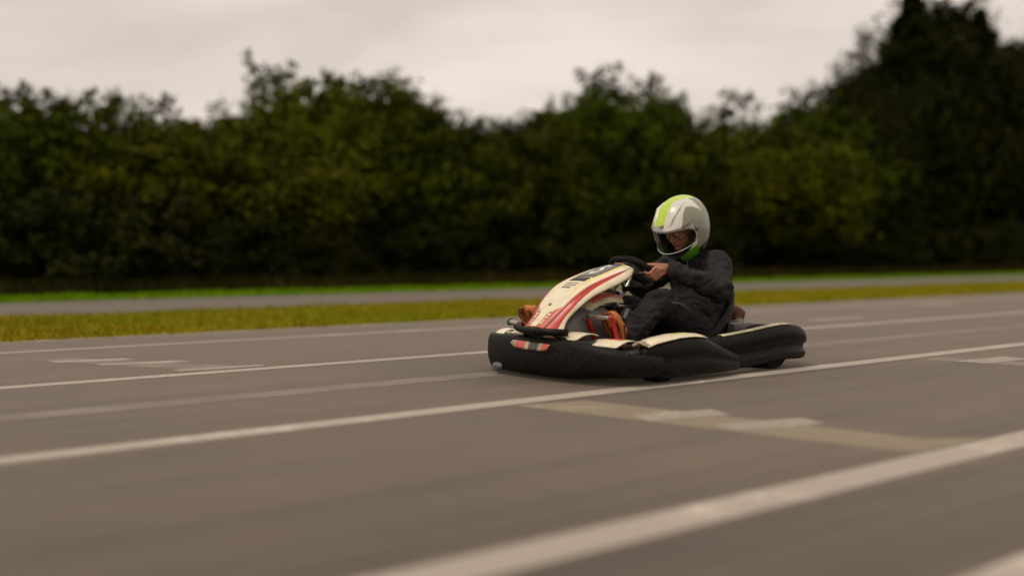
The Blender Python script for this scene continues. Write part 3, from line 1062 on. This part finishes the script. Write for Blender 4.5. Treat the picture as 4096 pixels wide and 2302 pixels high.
# side pods ----------------------------------------------------------------------
for sg in (1, -1):
    rings = []
    for x, yc, hw, zt, zb in ((.735, .565, .030, .200, .075), (.68, .565, .060, .232, .062), (.58, .570, .074, .250, .036), (.45, .572, .080, .262, .034), (.34, .575, .080, .263, .034),
                              (.25, .575, .078, .250, .036), (.17, .575, .074, .222, .034), (.08, .572, .068, .188, .034), (.0, .568, .060, .160, .034), (-.08, .562, .050, .140, .034), (-.14, .555, .036, .125, .036)):
        h = zt - zb
        prof = [(-1, .04), (-.6, 0), (.6, 0), (.90, .02), (1, .10), (1, .36), (.93, .42), (.93, .58), (.97, .66), (.90, .86), (.66, .97), (0, 1), (-.6, .97), (-1, .86)]
        rings.append([(x, sg * (yc + a * hw), zb + h * b) for a, b in prof])
    mb = MB(); mb.loft(rings)
    pod = mb.build('side_pod', M['black_plastic'], kart, ang=50)
    sub = pod.modifiers.new('sub', 'SUBSURF'); sub.levels = 1; sub.render_levels = 2
    rings, mi = [], []
    stn = ((.705, .565, .040, .225), (.66, .566, .055, .2425), (.58, .570, .060, .255), (.47, .572, .062, .2665), (.36, .575, .060, .268), (.28, .577, .052, .261), (.22, .58, .040, .249))
    for x, yc, hw, z in stn:
        rings.append([(x, sg * (yc + a * hw), z + .004 * (1 - a * a) - .012 * max(0, a)) for a in (-1, -.5, 0, .5, 1)])
    for i in range(len(stn) - 1):
        mi += [1 if (i >= 3 and j < 2) else 0 for j in range(4)]
    mb = MB(); mb.loft(rings, closed=False, caps=False, mi=mi)
    c = mb.build('pod_stripe', [M['cream'], M['yellow']], pod, ang=60)
    solid(c, .004, 1)
    # coil of cream and grey straps at the front of the pod
    for k in range(4):
        x = .735 - .022 * k
        MB().tube([(x, sg * (.52), .222 - .002 * k), (x - .01, sg * .555, .240), (x - .02, sg * .60, .224)], [.008, .009, .007], 8).build('pod_strap', M['cream_dirty'], pod)

# rear side guard and rear bumper, one moulding -----------------------------------
RB = [(.34, .50), (.20, .535), (.0, .57), (-.25, .595), (-.50, .61), (-.70, .605), (-.80, .57), (-.86, .49), (-.885, .34), (-.89, .15), (-.89, 0)]
RB = RB + [(x, -y) for x, y in RB[-2::-1]]
ZT = [.205, .222, .238, .260, .284, .268, .236, .226, .224, .224, .224]
ZT = ZT + ZT[-2::-1]
ZB = [.08, .05, .040, .042, .062, .060, .055, .06, .07, .08, .08]
ZB = ZB + ZB[-2::-1]
n = 85
pp = spline([(a[0], a[1], zt, zb) for a, zt, zb in zip(RB, ZT, ZB)], n)
rings, strip_r = [], []
for i, p in enumerate(pp):
    a, b = pp[max(i - 1, 0)], pp[min(i + 1, n - 1)]
    t = Vector((b[0] - a[0], b[1] - a[1], 0)).normalized()
    o = Vector((-t.y, t.x, 0))
    if o.dot(Vector((p[0] + .2, p[1], 0))) < 0:
        o = -o
    zt, zb = p[2], p[3]
    h = zt - zb
    P = Vector((p[0], p[1], 0))
    g1 = .018 * (1 if .1 < i / n < .9 else .3)
    prof = [(-.07, zb + .01), (-.01, zb), (.012, zb + .06 * h), (.022, zb + .22 * h), (.022 - g1, zb + .34 * h), (.024 - g1, zb + .50 * h), (.026, zb + .60 * h), (.024, zb + .80 * h), (.012, zt - .012), (-.01, zt), (-.05, zt), (-.075, zt - .02)]
    rings.append([P + o * d + Vector((0, 0, z)) for d, z in prof])
    if p[0] > -.63 and abs(p[1]) > .4:
        strip_r.append((i, [P + o * d + Vector((0, 0, z)) for d, z in ((-.040, zt + .001), (-.022, zt + .005), (-.006, zt + .004), (.004, zt - .003))]))
mb = MB(); mb.loft(rings)
guard = mb.build('rear_bumper', M['black_plastic'], kart, ang=50)
for part in ([r for i, r in strip_r if i < 40 and i > 7], [r for i, r in strip_r if i > 40 and i < n - 8]):
    mb = MB()
    mi = []
    for i in range(len(part) - 1):
        mi += [1, 0, 0] if i < len(part) * .6 else [0, 0, 0]
    mb.loft(part, closed=False, caps=False, mi=mi)
    c = mb.build('guard_stripe', [M['cream_dirty'], M['yellow']], guard, ang=60)
    solid(c, .004, 1)

# chassis, floor, axle -------------------------------------------------------------
mb = MB()
mb.box((.36, 0, .048), (.98, .50, .006), ch=.002)
mb.build('floor_tray', M['grey_metal'], kart)
for sg in (1, -1):
    MB().tube(spline([(.86, sg * .20, .065), (.72, sg * .27, .065), (.45, sg * .30, .065), (.1, sg * .33, .065), (-.3, sg * .30, .07), (-.62, sg * .29, .09)], 24), .016, 12).build('frame_rail', M['frame_paint'], kart)
    MB().tube([(.62, sg * .27, .10), (.60, sg * .60, .11)], .014, 10).build('pod_bar', M['frame_paint'], kart)
    MB().tube([(.18, sg * .32, .10), (.18, sg * .60, .11)], .014, 10).build('pod_bar', M['frame_paint'], kart)
    MB().tube([(-.60, sg * .28, .12), (-.88, sg * .28, .15)], .014, 10).build('bumper_stay', M['frame_paint'], kart)
MB().tube([(.80, -.25, .065), (.80, .25, .065)], .016, 12).build('cross_tube', M['frame_paint'], kart)
MB().tube([(-.52, -.56, .138), (-.52, .56, .138)], .020, 16).build('rear_axle', M['steel'], kart)
MB().lathe([(.018, -.012), (.088, -.010), (.092, 0), (.088, .010), (.018, .012)], n=40).build('brake_disc', M['steel'], kart).location = (-.52, .16, .138)

# wheels ------------------------------------------------------------------------------
def wheel(loc, r, w, rim_r):
    h = w / 2
    rim = MB()
    rim.lathe([(.02, -h * .35), (rim_r * .55, -h * .45), (rim_r * .8, -h * .8), (rim_r, -h * .95), (rim_r * 1.04, -h * .9), (rim_r * .86, -h * .5), (rim_r * .86, h * .5),
               (rim_r * 1.04, h * .9), (rim_r, h * .95), (rim_r * .8, h * .8), (rim_r * .55, h * .35), (.02, h * .25)], n=36)
    ro = rim.build('wheel', M['grey_metal'], kart)
    ro.location = loc
    ty = MB()
    ty.lathe([(rim_r * .97, -h * .9), (r * .80, -h), (r * .93, -h * .97), (r * .985, -h * .80), (r, -h * .5), (r, h * .5), (r * .985, h * .80), (r * .93, h * .97), (r * .80, h), (rim_r * .97, h * .9)], n=48)
    ty.build('tyre', M['rubber'], ro)
    hb = MB()
    hb.lathe([(.028, -h * .6), (.032, -h * .4), (.032, h * .3), (.022, h * .62), (.012, h * .66)], n=20)
    hb.build('hub', M['steel'], ro)
wheel((.50, .485, .128), .128, .125, .066)
wheel((.50, -.485, .128), .128, .125, .066)
wheel((-.52, .475, .139), .139, .185, .066)
wheel((-.52, -.475, .139), .139, .185, .066)
for sg in (1, -1):
    MB().tube([(.50, sg * .27, .128), (.50, sg * .42, .128)], .018, 10).build('stub_axle', M['grey_metal'], kart)
    MB().tube([(.36, sg * .06, .12), (.42, sg * .40, .13)], .008, 8).build('tie_rod', M['steel'], kart)

# steering ------------------------------------------------------------------------------
WC = Vector((.165, 0, .605))
WN = Vector((-.62, 0, .785)).normalized()      # out of the wheel towards the driver
WU = Vector((.785, 0, .62)).normalized()       # up in the wheel's plane
WR = .152
ring = []
for k in range(49):
    a = 2 * math.pi * k / 48
    rr = WR * (1 - .12 * max(0, math.sin(a)) ** 8)
    ring.append(WC + WU * math.sin(a) * rr + Vector((0, 1, 0)) * math.cos(a) * WR)
mb = MB()
rings = []
for k in range(48):
    p = ring[k]
    o = (p - WC).normalized()
    rings.append([p + (o * math.cos(t) + WN * math.sin(t)) * .0185 for t in (2 * math.pi * j / 12 for j in range(12))])
rings.append(rings[0])
mb.loft(rings, caps=False)
sw = mb.build('steering_wheel', M['rubber'], kart)
for a in (R(0), R(180), R(270)):
    e = WC + WU * math.sin(a) * WR + Vector((0, 1, 0)) * math.cos(a) * WR
    MB().tube([WC - WN * .01, (WC + e) * .5 - WN * .006, e], [.018, .013, .012], 10, flat=.5).build('spoke', M['frame_paint'], sw)
MB().tube([WC + WN * .006, WC - WN * .03], [.042, .036], 20).build('hub', M['frame_paint'], sw)
MB().tube([WC - WN * .02, Vector((.42, 0, .27)), Vector((.60, 0, .10))], .012, 12).build('steering_column', M['steel'], kart)
mb = MB()
mb.tube([(.345, 0, .575), (.385, 0, .50)], [.050, .036], 16)
mb.tube([(.335, 0, .59), (.345, 0, .572)], [.058, .058], 16)
mb.build('column_collar', M['grey_metal'], kart)
for sg in (1, -1):
    MB().tube([(.40, sg * .05, .475), (.42, sg * .10, .28), (.46, sg * .16, .08)], .012, 10).build('column_strut', M['frame_paint'], kart)
    MB().tube([(.42, sg * .10, .60), (.34, sg * .08, .52)], .008, 8).build('panel_stay', M['frame_paint'], kart)
MB().box((.36, .06, .405), (.16, .15, .014), rot=(0, R(-6), 0), ch=.004).build('column_bracket', M['steel'], kart)
MB().tube([(.33, .10, .400), (.35, .10, .33)], [.03, .036], 14).build('reservoir', M['grey_metal'], kart)
MB().tube(spline([(.30, .03, .50), (.24, .10, .52), (.16, .11, .50)], 10), .016, 10).build('cable_sleeve', M['black_plastic'], kart)

# fuel tank under the nose panel ------------------------------------------------------------
rings = []
for x, hw, zt, zb in ((.87, .080, .29, .16), (.83, .125, .365, .12), (.75, .135, .408, .10), (.65, .130, .425, .08), (.54, .125, .425, .07), (.46, .13, .41, .07), (.43, .09, .37, .09)):
    h = zt - zb
    prof = [(-1, .2), (-.8, .02), (0, 0), (.8, .02), (1, .2), (1, .66), (.82, .90), (.4, .985), (0, 1), (-.4, .985), (-.82, .90), (-1, .66)]
    rings.append([(x, a * hw, zb + h * b) for a, b in prof])
mb = MB(); mb.loft(rings)
tank = mb.build('fuel_tank', M['grey_plastic'], kart, ang=50)
sub = tank.modifiers.new('sub', 'SUBSURF'); sub.levels = 1; sub.render_levels = 2
rows = []
for i in range(9):
    t = i / 8
    x = .69 - .34 * t
    zc = .418 + .075 * math.sin(t * 2.2)
    rows.append([(x, .095 * math.sin(a), zc - .055 * (1 - math.cos(a))) for a in (R(-95), R(-60), R(-30), 0, R(30), R(60), R(95))])
fairing('tank_cover', rows, [M['cream_dirty'], M['pale_red']], mi=[(1 if (j in (1, 4) and i > 1) or (j == 3 and i in (3, 4)) else 0) for i in range(8) for j in range(6)], label='cream cover with red print under the nose panel')
MB().lathe([(.02, 0), (.034, .002), (.036, .02), (.030, .028), (.01, .03)], axis='z', n=24).build('filler_cap', M['orange'], kart).location = (.41, -.05, .462)

# pedals ----------------------------------------------------------------------------------
def pedal(x, y, z, foot=(.0, 0)):
    p = MB()
    for s in (-.092, .092):
        a = Vector((x, y + s, z)); b = Vector((x - .055, y + s * 1.02, z - .13)); c = Vector((x - .14, y + s * .9, z - .25))
        p.tube([a, b, c], [.017, .016, .016], 8, flat=.7)
    p.tube([(x - .14, y - .085, z - .25), (x - .14, y + .085, z - .25)], .012, 8)
    for s in (-.092, .092):
        p.ball((x - .004, y + s, z - .002), (.017, .013, .019))
    o = p.build('pedal', M['pedal_red'], kart)
    b = MB()
    b.tube([(x + .006, y - .088, z), (x + .006, y + .088, z)], .0115, 14)
    for k in range(9):
        b.tube([(x + .006, y - .070 + .013 * k, z), (x + .006, y - .065 + .013 * k, z)], .0135, 14)
    b.build('pedal_bar', M['steel'], o)
pedal(.705, .232, .362)
pedal(.80, -.215, .30)

# seat, engine --------------------------------------------------------------------------------
rings = []
for t in range(10):
    q = t / 9
    x = [.10, .0, -.15, -.30, -.42, -.51, -.57, -.615, -.65, -.675][t]
    z = [.135, .095, .078, .078, .10, .17, .26, .35, .44, .50][t]
    hw = [.19, .21, .22, .22, .22, .215, .205, .195, .17, .12][t]
    wall = [.02, .05, .09, .13, .17, .16, .13, .09, .05, .015][t]
    nx = [0, 0, 0, 0, .35, .75, .9, .93, .94, .94][t]
    nz = math.sqrt(1 - nx * nx)
    prof = [(-1, 1), (-.99, .55), (-.9, .15), (-.6, .02), (0, 0), (.6, .02), (.9, .15), (.99, .55), (1, 1)]
    rings.append([(x + nx * wall * b, a * hw, z + nz * wall * b) for a, b in prof])
mb = MB(); mb.loft(rings, closed=False, caps=False)
seat = mb.build('seat', M['black_plastic'], kart, ang=60)
solid(seat, .008, 0)
mb = MB()
mb.box((-.47, -.36, .20), (.26, .18, .18), ch=.015)
eng = mb.build('engine', M['grey_metal'], kart)
f = MB()
for k in range(7):
    f.box((-.50 + .0, -.36, .305 + .016 * k), (.16, .17, .007), ch=.002)
f.box((-.50, -.36, .35), (.10, .11, .13))
f.build('cooling_fins', M['grey_metal'], eng)
MB().box((-.50, -.36, .435), (.18, .18, .045), ch=.015).build('engine_cover', M['black_plastic'], eng)
MB().lathe([(.03, -.07), (.055, -.065), (.06, 0), (.055, .06), (.02, .07)], n=24).build('air_filter', M['black_plastic'], eng).location = (-.36, -.34, .36)
MB().tube(spline([(-.60, -.32, .28), (-.70, -.28, .26), (-.76, -.10, .25), (-.76, .12, .25)], 16), [.022] * 4 + [.04] * 12, 14).build('exhaust', M['grey_metal'], eng)
M['dark_red'] = mat('dull_dark_red', (0.10, 0.026, 0.018), 0.5, 0.3, var=.2)
MB().box((-.79, .03, .305), (.10, .14, .10), rot=(0, R(-28), 0), ch=.02).build('rear_cover', M['dark_red'], kart)
MB().box((-.62, .20, .235), (.20, .10, .07), ch=.015).build('chain_guard', M['grey_plastic'], kart)

# ------------------------------------------------------------------ the driver
drv = tag(empty('person', KO, KR), 'driver in charcoal jacket and lime grey helmet gripping the steering wheel', 'person')
HC = Vector((-.272, 0, .893))
HT = Matrix.Rotation(R(35), 3, 'Y') @ Matrix.Rotation(0, 3, 'X')      # head bowed forward
HZ = Matrix.Rotation(R(4), 3, 'Z') @ HT
def hp(x, y, z):
    return HC + HZ @ Vector((x, y, z))

SHO = {1: Vector((-.425, .185, .655)), -1: Vector((-.425, -.185, .655))}
ELB = {1: Vector((-.265, .325, .500)), -1: Vector((-.265, -.325, .500))}
KNE = {1: Vector((.200, .235, .435)), -1: Vector((.235, -.235, .435))}
HIP = {1: Vector((-.36, .105, .205)), -1: Vector((-.36, -.105, .205))}
ANK = {1: Vector((.500, .228, .212)), -1: Vector((.722, -.228, .245))}
WRI, GRP, FR = {}, {}, {}
up = WU; fwd = -WN
for sg in (1, -1):
    G = WC + Vector((0, sg * WR, 0))
    GRP[sg] = G
    o = Vector((0, sg, 0))
    WRI[sg] = G + o * .034 - fwd * .082 - up * .058

body = MB()
# head and face
HC = HC + HZ @ Vector((.018, 0, -.006))
body.ball(hp(-.012, 0, .025), (.098, .078, .112), rot=HZ, nu=28, nv=18)
body.ball(hp(.022, 0, -.055), (.066, .060, .078), rot=HZ, nu=24, nv=16)
body.ball(hp(.066, 0, -.098), (.024, .028, .022), rot=HZ)
body.capsule(hp(.086, 0, .022), .0095, hp(.106, 0, -.022), .0135, n=12)
for s in (1, -1):
    body.ball(hp(.098, s * .011, -.026), (.011, .008, .007), rot=HZ)
    body.capsule(hp(.080, s * .012, .034), .0105, hp(.064, s * .050, .034), .009, n=10)
    body.ball(hp(.056, s * .046, -.018), (.026, .022, .022), rot=HZ)
    body.ball(hp(-.015, s * .078, -.005), (.02, .009, .03), rot=HZ)
body.capsule(hp(.083, .017, -.056), .0068, hp(.083, -.017, -.056), .0068, n=10)
body.capsule(hp(.081, .015, -.068), .0078, hp(.081, -.015, -.068), .0078, n=10)
# neck, trunk, limbs (slimmer than the clothes over them)
body.capsule(hp(-.03, 0, -.08), .055, (-.40, 0, .66), .055, n=20)
body.ball((-.45, 0, .54), (.085, .135, .12))
body.ball((-.465, 0, .37), (.09, .125, .16))
body.ball((-.40, 0, .20), (.11, .145, .09))
for sg in (1, -1):
    body.capsule((-.43, sg * .10, .630), .045, SHO[sg] + Vector((-.01, 0, -.015)), .042, n=14)
    body.capsule(SHO[sg] + Vector((-.01, 0, -.015)), .040, ELB[sg], .034, n=14)
    body.capsule(ELB[sg], .036, WRI[sg], .0255, n=14)
    body.capsule(HIP[sg], .072, KNE[sg], .048, n=14)
    body.capsule(KNE[sg], .046, ANK[sg], .032, n=14)
    tip = ANK[sg] + Vector((.09, 0, .19)).normalized() * .16
    body.capsule(ANK[sg], .030, tip, .026, n=12)
    # hand closed round the rim
    G, W_, o = GRP[sg], WRI[sg], Vector((0, sg, 0))
    kn = []
    for off, ln, rad in ((.036, 1.0, .0098), (.0125, 1.08, .0102), (-.0115, 1.0, .0096), (-.034, .84, .0084)):
        mcp = G + o * .036 - fwd * .004 + up * off * .95
        pip = G + o * (.024 * ln) + fwd * (.034 * ln) + up * off
        dip = G - o * .007 * ln + fwd * (.033 * ln) + up * off * 1.0
        tp = G - o * .024 * ln + fwd * .012 + up * off * 1.0
        kn.append((mcp, rad))
        body.capsule(mcp, rad * 1.12, pip, rad, n=10)
        body.capsule(pip, rad, dip, rad * .92, n=10)
        body.capsule(dip, rad * .92, tp, rad * .82, n=10)
        body.capsule(W_ + up * off * .35, .017, mcp, rad * 1.2, n=10)
    body.capsule(W_ + up * .02, .016, G + o * .022 - fwd * .036 + up * .030, .0125, n=10)
    body.capsule(G + o * .022 - fwd * .036 + up * .030, .0122, G - o * .004 - fwd * .026 + up * .046, .0105, n=10)
    body.capsule(G - o * .004 - fwd * .026 + up * .046, .0105, G - o * .022 - fwd * .014 + up * .060, .0088, n=10)
    body.capsule(W_ - up * .005, .020, G + o * .034 - fwd * .025, .020, n=10)
baked(body, 'body', M['skin'], drv, .0042, iters=2)
for s in (1, -1):
    e = MB().ball(hp(.0755, s * .031, .013), .0125, nu=16, nv=10).build('eye', M['eye'], drv)
    MB().ball(hp(.0845, s * .031, .011), (.0045, .006, .006), rot=HZ, nu=12, nv=8).build('iris', M['iris'], e)
    MB().capsule(hp(.0905, s * .014, .0395), .0038, hp(.0735, s * .050, .040), .0032, n=8).build('eyebrow', M['brow'], drv)

jk = MB()
jk.ball((-.455, 0, .545), (.150, .200, .170), nu=28, nv=16)
jk.ball((-.470, 0, .40), (.145, .180, .18), nu=28, nv=16)
jk.ball((-.445, 0, .27), (.145, .180, .11), nu=28, nv=16)
jk.ball((-.37, 0, .38), (.13, .17, .16), nu=24, nv=14)
jk.capsule((-.44, -.12, .640), .085, (-.44, .12, .640), .085, n=18)
jk.capsule((-.40, 0, .66), .095, (-.345, 0, .715), .078, n=20)
for sg in (1, -1):
    jk.capsule((-.44, sg * .10, .635), .09, SHO[sg], .088, n=18)
    jk.capsule(SHO[sg], .086, ELB[sg], .072, n=18)
    cuff = ELB[sg].lerp(WRI[sg], .90)
    jk.capsule(ELB[sg], .072, cuff, .047, n=18)
    jk.ball(ELB[sg] + Vector((-.01, sg * .005, -.012)), .074)
    jk.capsule(ELB[sg].lerp(WRI[sg], .84), .046, cuff, .045, n=18)
jko = baked(jk, 'jacket', M['jacket'], drv, .009, iters=5, disp=.015, dscale=.075)
tr = MB()
tr.ball((-.40, 0, .21), (.145, .185, .105), nu=24, nv=14)
for sg in (1, -1):
    tr.capsule(HIP[sg], .105, HIP[sg].lerp(KNE[sg], .5), .098, n=18)
    tr.capsule(HIP[sg].lerp(KNE[sg], .5), .098, KNE[sg], .080, n=18)
    tr.capsule(KNE[sg], .080, KNE[sg].lerp(ANK[sg], .5), .074, n=18)
    tr.capsule(KNE[sg].lerp(ANK[sg], .5), .074, ANK[sg] + Vector((-.02, 0, .02)), .062, n=18)
tro = baked(tr, 'trousers', M['trousers'], drv, .009, iters=5, disp=.015, dscale=.08)

for sg in (1, -1):
    c0, c1 = ELB[sg].lerp(WRI[sg], .86), ELB[sg].lerp(WRI[sg], .93)
    MB().tube([c0, c0.lerp(c1, .3), c1, c1 + (c1 - c0) * .05], [.047, .050, .048, .040], 20).build('cuff', M['trousers'], jko)
    k = KNE[sg]
    MB().tube([k + Vector((-.16, sg * .098, -.045)), k + Vector((-.08, sg * .094, -.010)), k + Vector((-.02, sg * .088, -.005))], .0022, 6).build('seam', M['grey_print'], tro)
MB().tube(spline([(-.285, .045, .69), (-.285, .06, .60), (-.300, .06, .50), (-.265, .06, .40), (-.27, .05, .30)], 16), .005, 8, flat=.5).build('zip', M['grey_plastic'], jko)
mb = MB()
mb.loft([[Vector((-.355 + .012 * t, 0, .705 + .045 * t)) + Vector((math.cos(a) * (.088 - .004 * t), math.sin(a) * (.092 - .004 * t), -.022 * math.cos(a) * (1 - .3 * t))) for a in (2 * math.pi * k / 28 for k in range(28))] for t in (0, .5, 1)], closed=True, caps=False)
co = mb.build('collar', M['trousers'], jko)
solid(co, .008, 0)

# shoes, soles on the pedals
for sg, A, D in ((1, ANK[1], Vector((.10, 0, .205))), (-1, ANK[-1], Vector((.115, 0, .185)))):
    d = D.normalized()
    s_ = Vector((0, 1, 0))
    n_ = d.cross(s_)                     # towards the instep (up/back)
    if n_.x > 0: n_ = -n_
    base = A - d * .055 + Vector((.018, 0, -.035))
    rings = []
    for t, hw, lo, hi in ((0, .024, -.012, .050), (.03, .034, -.020, .075), (.08, .037, -.022, .090), (.13, .038, -.020, .078), (.18, .044, -.018, .062), (.23, .047, -.018, .050), (.265, .040, -.016, .042), (.288, .022, -.010, .028)):
        c = base + d * t
        ring = []
        for k in range(16):
            a = 2 * math.pi * k / 16
            ca, sa = math.cos(a), math.sin(a)
            ring.append(c + s_ * hw * 1.22 * math.copysign(abs(ca) ** .8, ca) + n_ * ((hi if sa > 0 else -lo) * math.copysign(abs(sa) ** .8, sa)))
        rings.append(ring)
    mb = MB(); mb.loft(rings)
    sh = mb.build('shoe', M['orange'], drv, ang=60)
    sub = sh.modifiers.new('sub', 'SUBSURF'); sub.levels = 1; sub.render_levels = 2
    rings = []
    for t, hw in ((-.004, .026), (.03, .037), (.08, .039), (.13, .037), (.18, .044), (.23, .050), (.27, .042), (.294, .022)):
        c = base + d * t - n_ * .020
        rings.append([c + s_ * hw * 1.22 * x + n_ * z for x, z in ((-1, .006), (-1, -.006), (-.8, -.011), (.8, -.011), (1, -.006), (1, .006), (.8, .010), (-.8, .010))])
    mb = MB(); mb.loft(rings)
    mb.build('sole', M['sole'], sh, ang=40)
    for k in range(5):
        t = .105 + .027 * k
        hh = np.interp(t, [.08, .13, .18, .23], [.090, .078, .062, .050]) + .0015
        c = base + d * t + n_ * hh
        MB().tube([c - s_ * .026 - n_ * .014, c - s_ * .012, c + s_ * .012 + d * .008, c + s_ * .026 - n_ * .014 + d * .008], .0048, 8).build('lace', M['shoe_dark'], sh)
    for s in (-1, 1):
        MB().tube([base + d * .07 + s_ * s * .0465 + n_ * .045, base + d * .12 + s_ * s * .048 + n_ * .012, base + d * .19 + s_ * s * .0535 + n_ * .03], .005, 8, flat=.6).build('side_stripe', M['shoe_dark'], sh)

# helmet
HC = HC - HZ @ Vector((.018, 0, -.006))
HS = 1.27
def hdir(az, el):
    return Vector((math.cos(el) * math.cos(az), math.cos(el) * math.sin(az), math.sin(el)))
def hshape(d, k=1.0):
    ax = .150 if d.x > 0 else .158
    ax = ax if d.x > 0 else .182
    ay, azr = .130, (.152 if d.z > 0 else .185)
    r = 1 / math.sqrt((d.x / ax) ** 2 + (d.y / ay) ** 2 + (d.z / azr) ** 2)
    p = d * r
    if d.x > 0 and d.z < -.1:
        q = min(1, (-d.z - .1) / .35) * min(1, d.x * 1.6)
        p.x += .030 * q
        p.y *= 1 - .10 * q
    if d.x > 0 and d.z > .25:
        q = min(1, (d.z - .25) / .2) * max(0, 1 - (d.z - .45) / .35 if d.z > .45 else 1) * min(1, d.x * 1.5)
        p.x += .016 * max(0, q)
    p.z = max(p.z, -.150 - .018 * max(0, p.x) / .15)
    p *= k * HS
    p.x -= .004
    return p
E0 = R(-3)
def border(t):
    c, s = math.cos(t), math.sin(t)
    az = R(67) * math.copysign(abs(c) ** .7, c)
    el = E0 + (R(25) if s > 0 else R(33)) * math.copysign(abs(s) ** .75, s)
    return hdir(az, el)
NT, NSS = 360, 140
cdir = hdir(0, E0)
rings, mi = [], []
rings.append([hshape(border(2 * math.pi * j / NT), .90) for j in range(NT)])
rings.append([hshape(border(2 * math.pi * j / NT), .955) for j in range(NT)])
dd = []
for i in range(NSS):
    s = i / (NSS - 1) * .995
    row, rd = [], []
    for j in range(NT):
        b = border(2 * math.pi * j / NT)
        ang = math.acos(max(-1, min(1, b.dot(cdir))))
        ortho = (b - cdir * b.dot(cdir)).normalized()
        a2 = ang + (math.pi - ang) * s
        d = cdir * math.cos(a2) + ortho * math.sin(a2)
        row.append(hshape(d)); rd.append(d)
    rings.append(row); dd.append(rd)
def paint(d):
    az, el = math.degrees(math.atan2(d.y, d.x)), math.degrees(math.asin(max(-1, min(1, d.z))))
    a = abs(az)
    if el < -30 and a < 26: return 5
    if el < -30 and a < 72: return 4
    if el < -42: return 5
    if d.z > .36:
        edge = .17 + .28 * max(0, -d.x) - .12 * d.x
        if d.y < edge:
            k = d.z + .22 * d.x * 0 - .10 * d.y
            if k > .60 and d.x > -.70: return 2
            if k > .53 and d.y > -.10: return 6
            return 1
        if d.y < .66 - .30 * max(0, d.z - .55) + .35 * max(0, -d.x) and d.x > -.45: return 0
        return 3
    if a > 70: return 3
    return 0
for i in range(len(rings) - 1):
    for j in range(NT):
        if i < 2: mi.append(5)
        else:
            k = i - 2
            d = (dd[k][j] + dd[k + 1][(j + 1) % NT]).normalized()
            mi.append(paint(d))
mb = MB()
mb.loft([[HC + HZ @ p for p in r] for r in rings], closed=True, caps=False, mi=mi)
hel = mb.build('helmet', [M['helm_white'], M['helm_grey'], M['helm_lime'], M['helm_olive'], M['helm_green'], M['helm_black'], M['helm_dark']], drv, ang=50,
               label='white, silver and lime full face helmet')
vr = []
for i in range(13):
    el = R(-20) + R(46) * i / 12
    vr.append([HC + HZ @ hshape(hdir(R(-70) + R(140) * j / 28, el), 1.022) for j in range(29)])
mb = MB(); mb.loft(vr, closed=False, caps=False)
vo = mb.build('visor', M['visor'], hel, ang=80)
mb = MB()
mb.tube(vr[0], .0022, 6)
mb.build('visor_edge', M['white_print'], hel)
for s in (1, -1):
    p = hshape(hdir(R(74) * s, R(6)), 1.03)
    MB().ball(HC + HZ @ p, (.018, .008, .018), rot=HZ).build('visor_pivot', M['helm_dark'], hel)
# ridge and intake on the crown
for s in (1, -1):
    MB().tube([HC + HZ @ hshape(hdir(R(20) * s, R(34)), 1.0), HC + HZ @ hshape(hdir(R(26) * s, R(44)), 1.03), HC + HZ @ hshape(hdir(R(60) * s, R(62)), 1.015), HC + HZ @ hshape(hdir(R(110) * s, R(64)), .995)],
              [.006, .013, .013, .006], 10, flat=.6).build('helmet_ridge', M['helm_white'], hel)
MB().box(HC + HZ @ hshape(hdir(0, R(-38)), 1.0), (.012, .05, .014), rot=HZ.to_euler(), ch=.003).build('chin_vent', M['helm_dark'], hel)
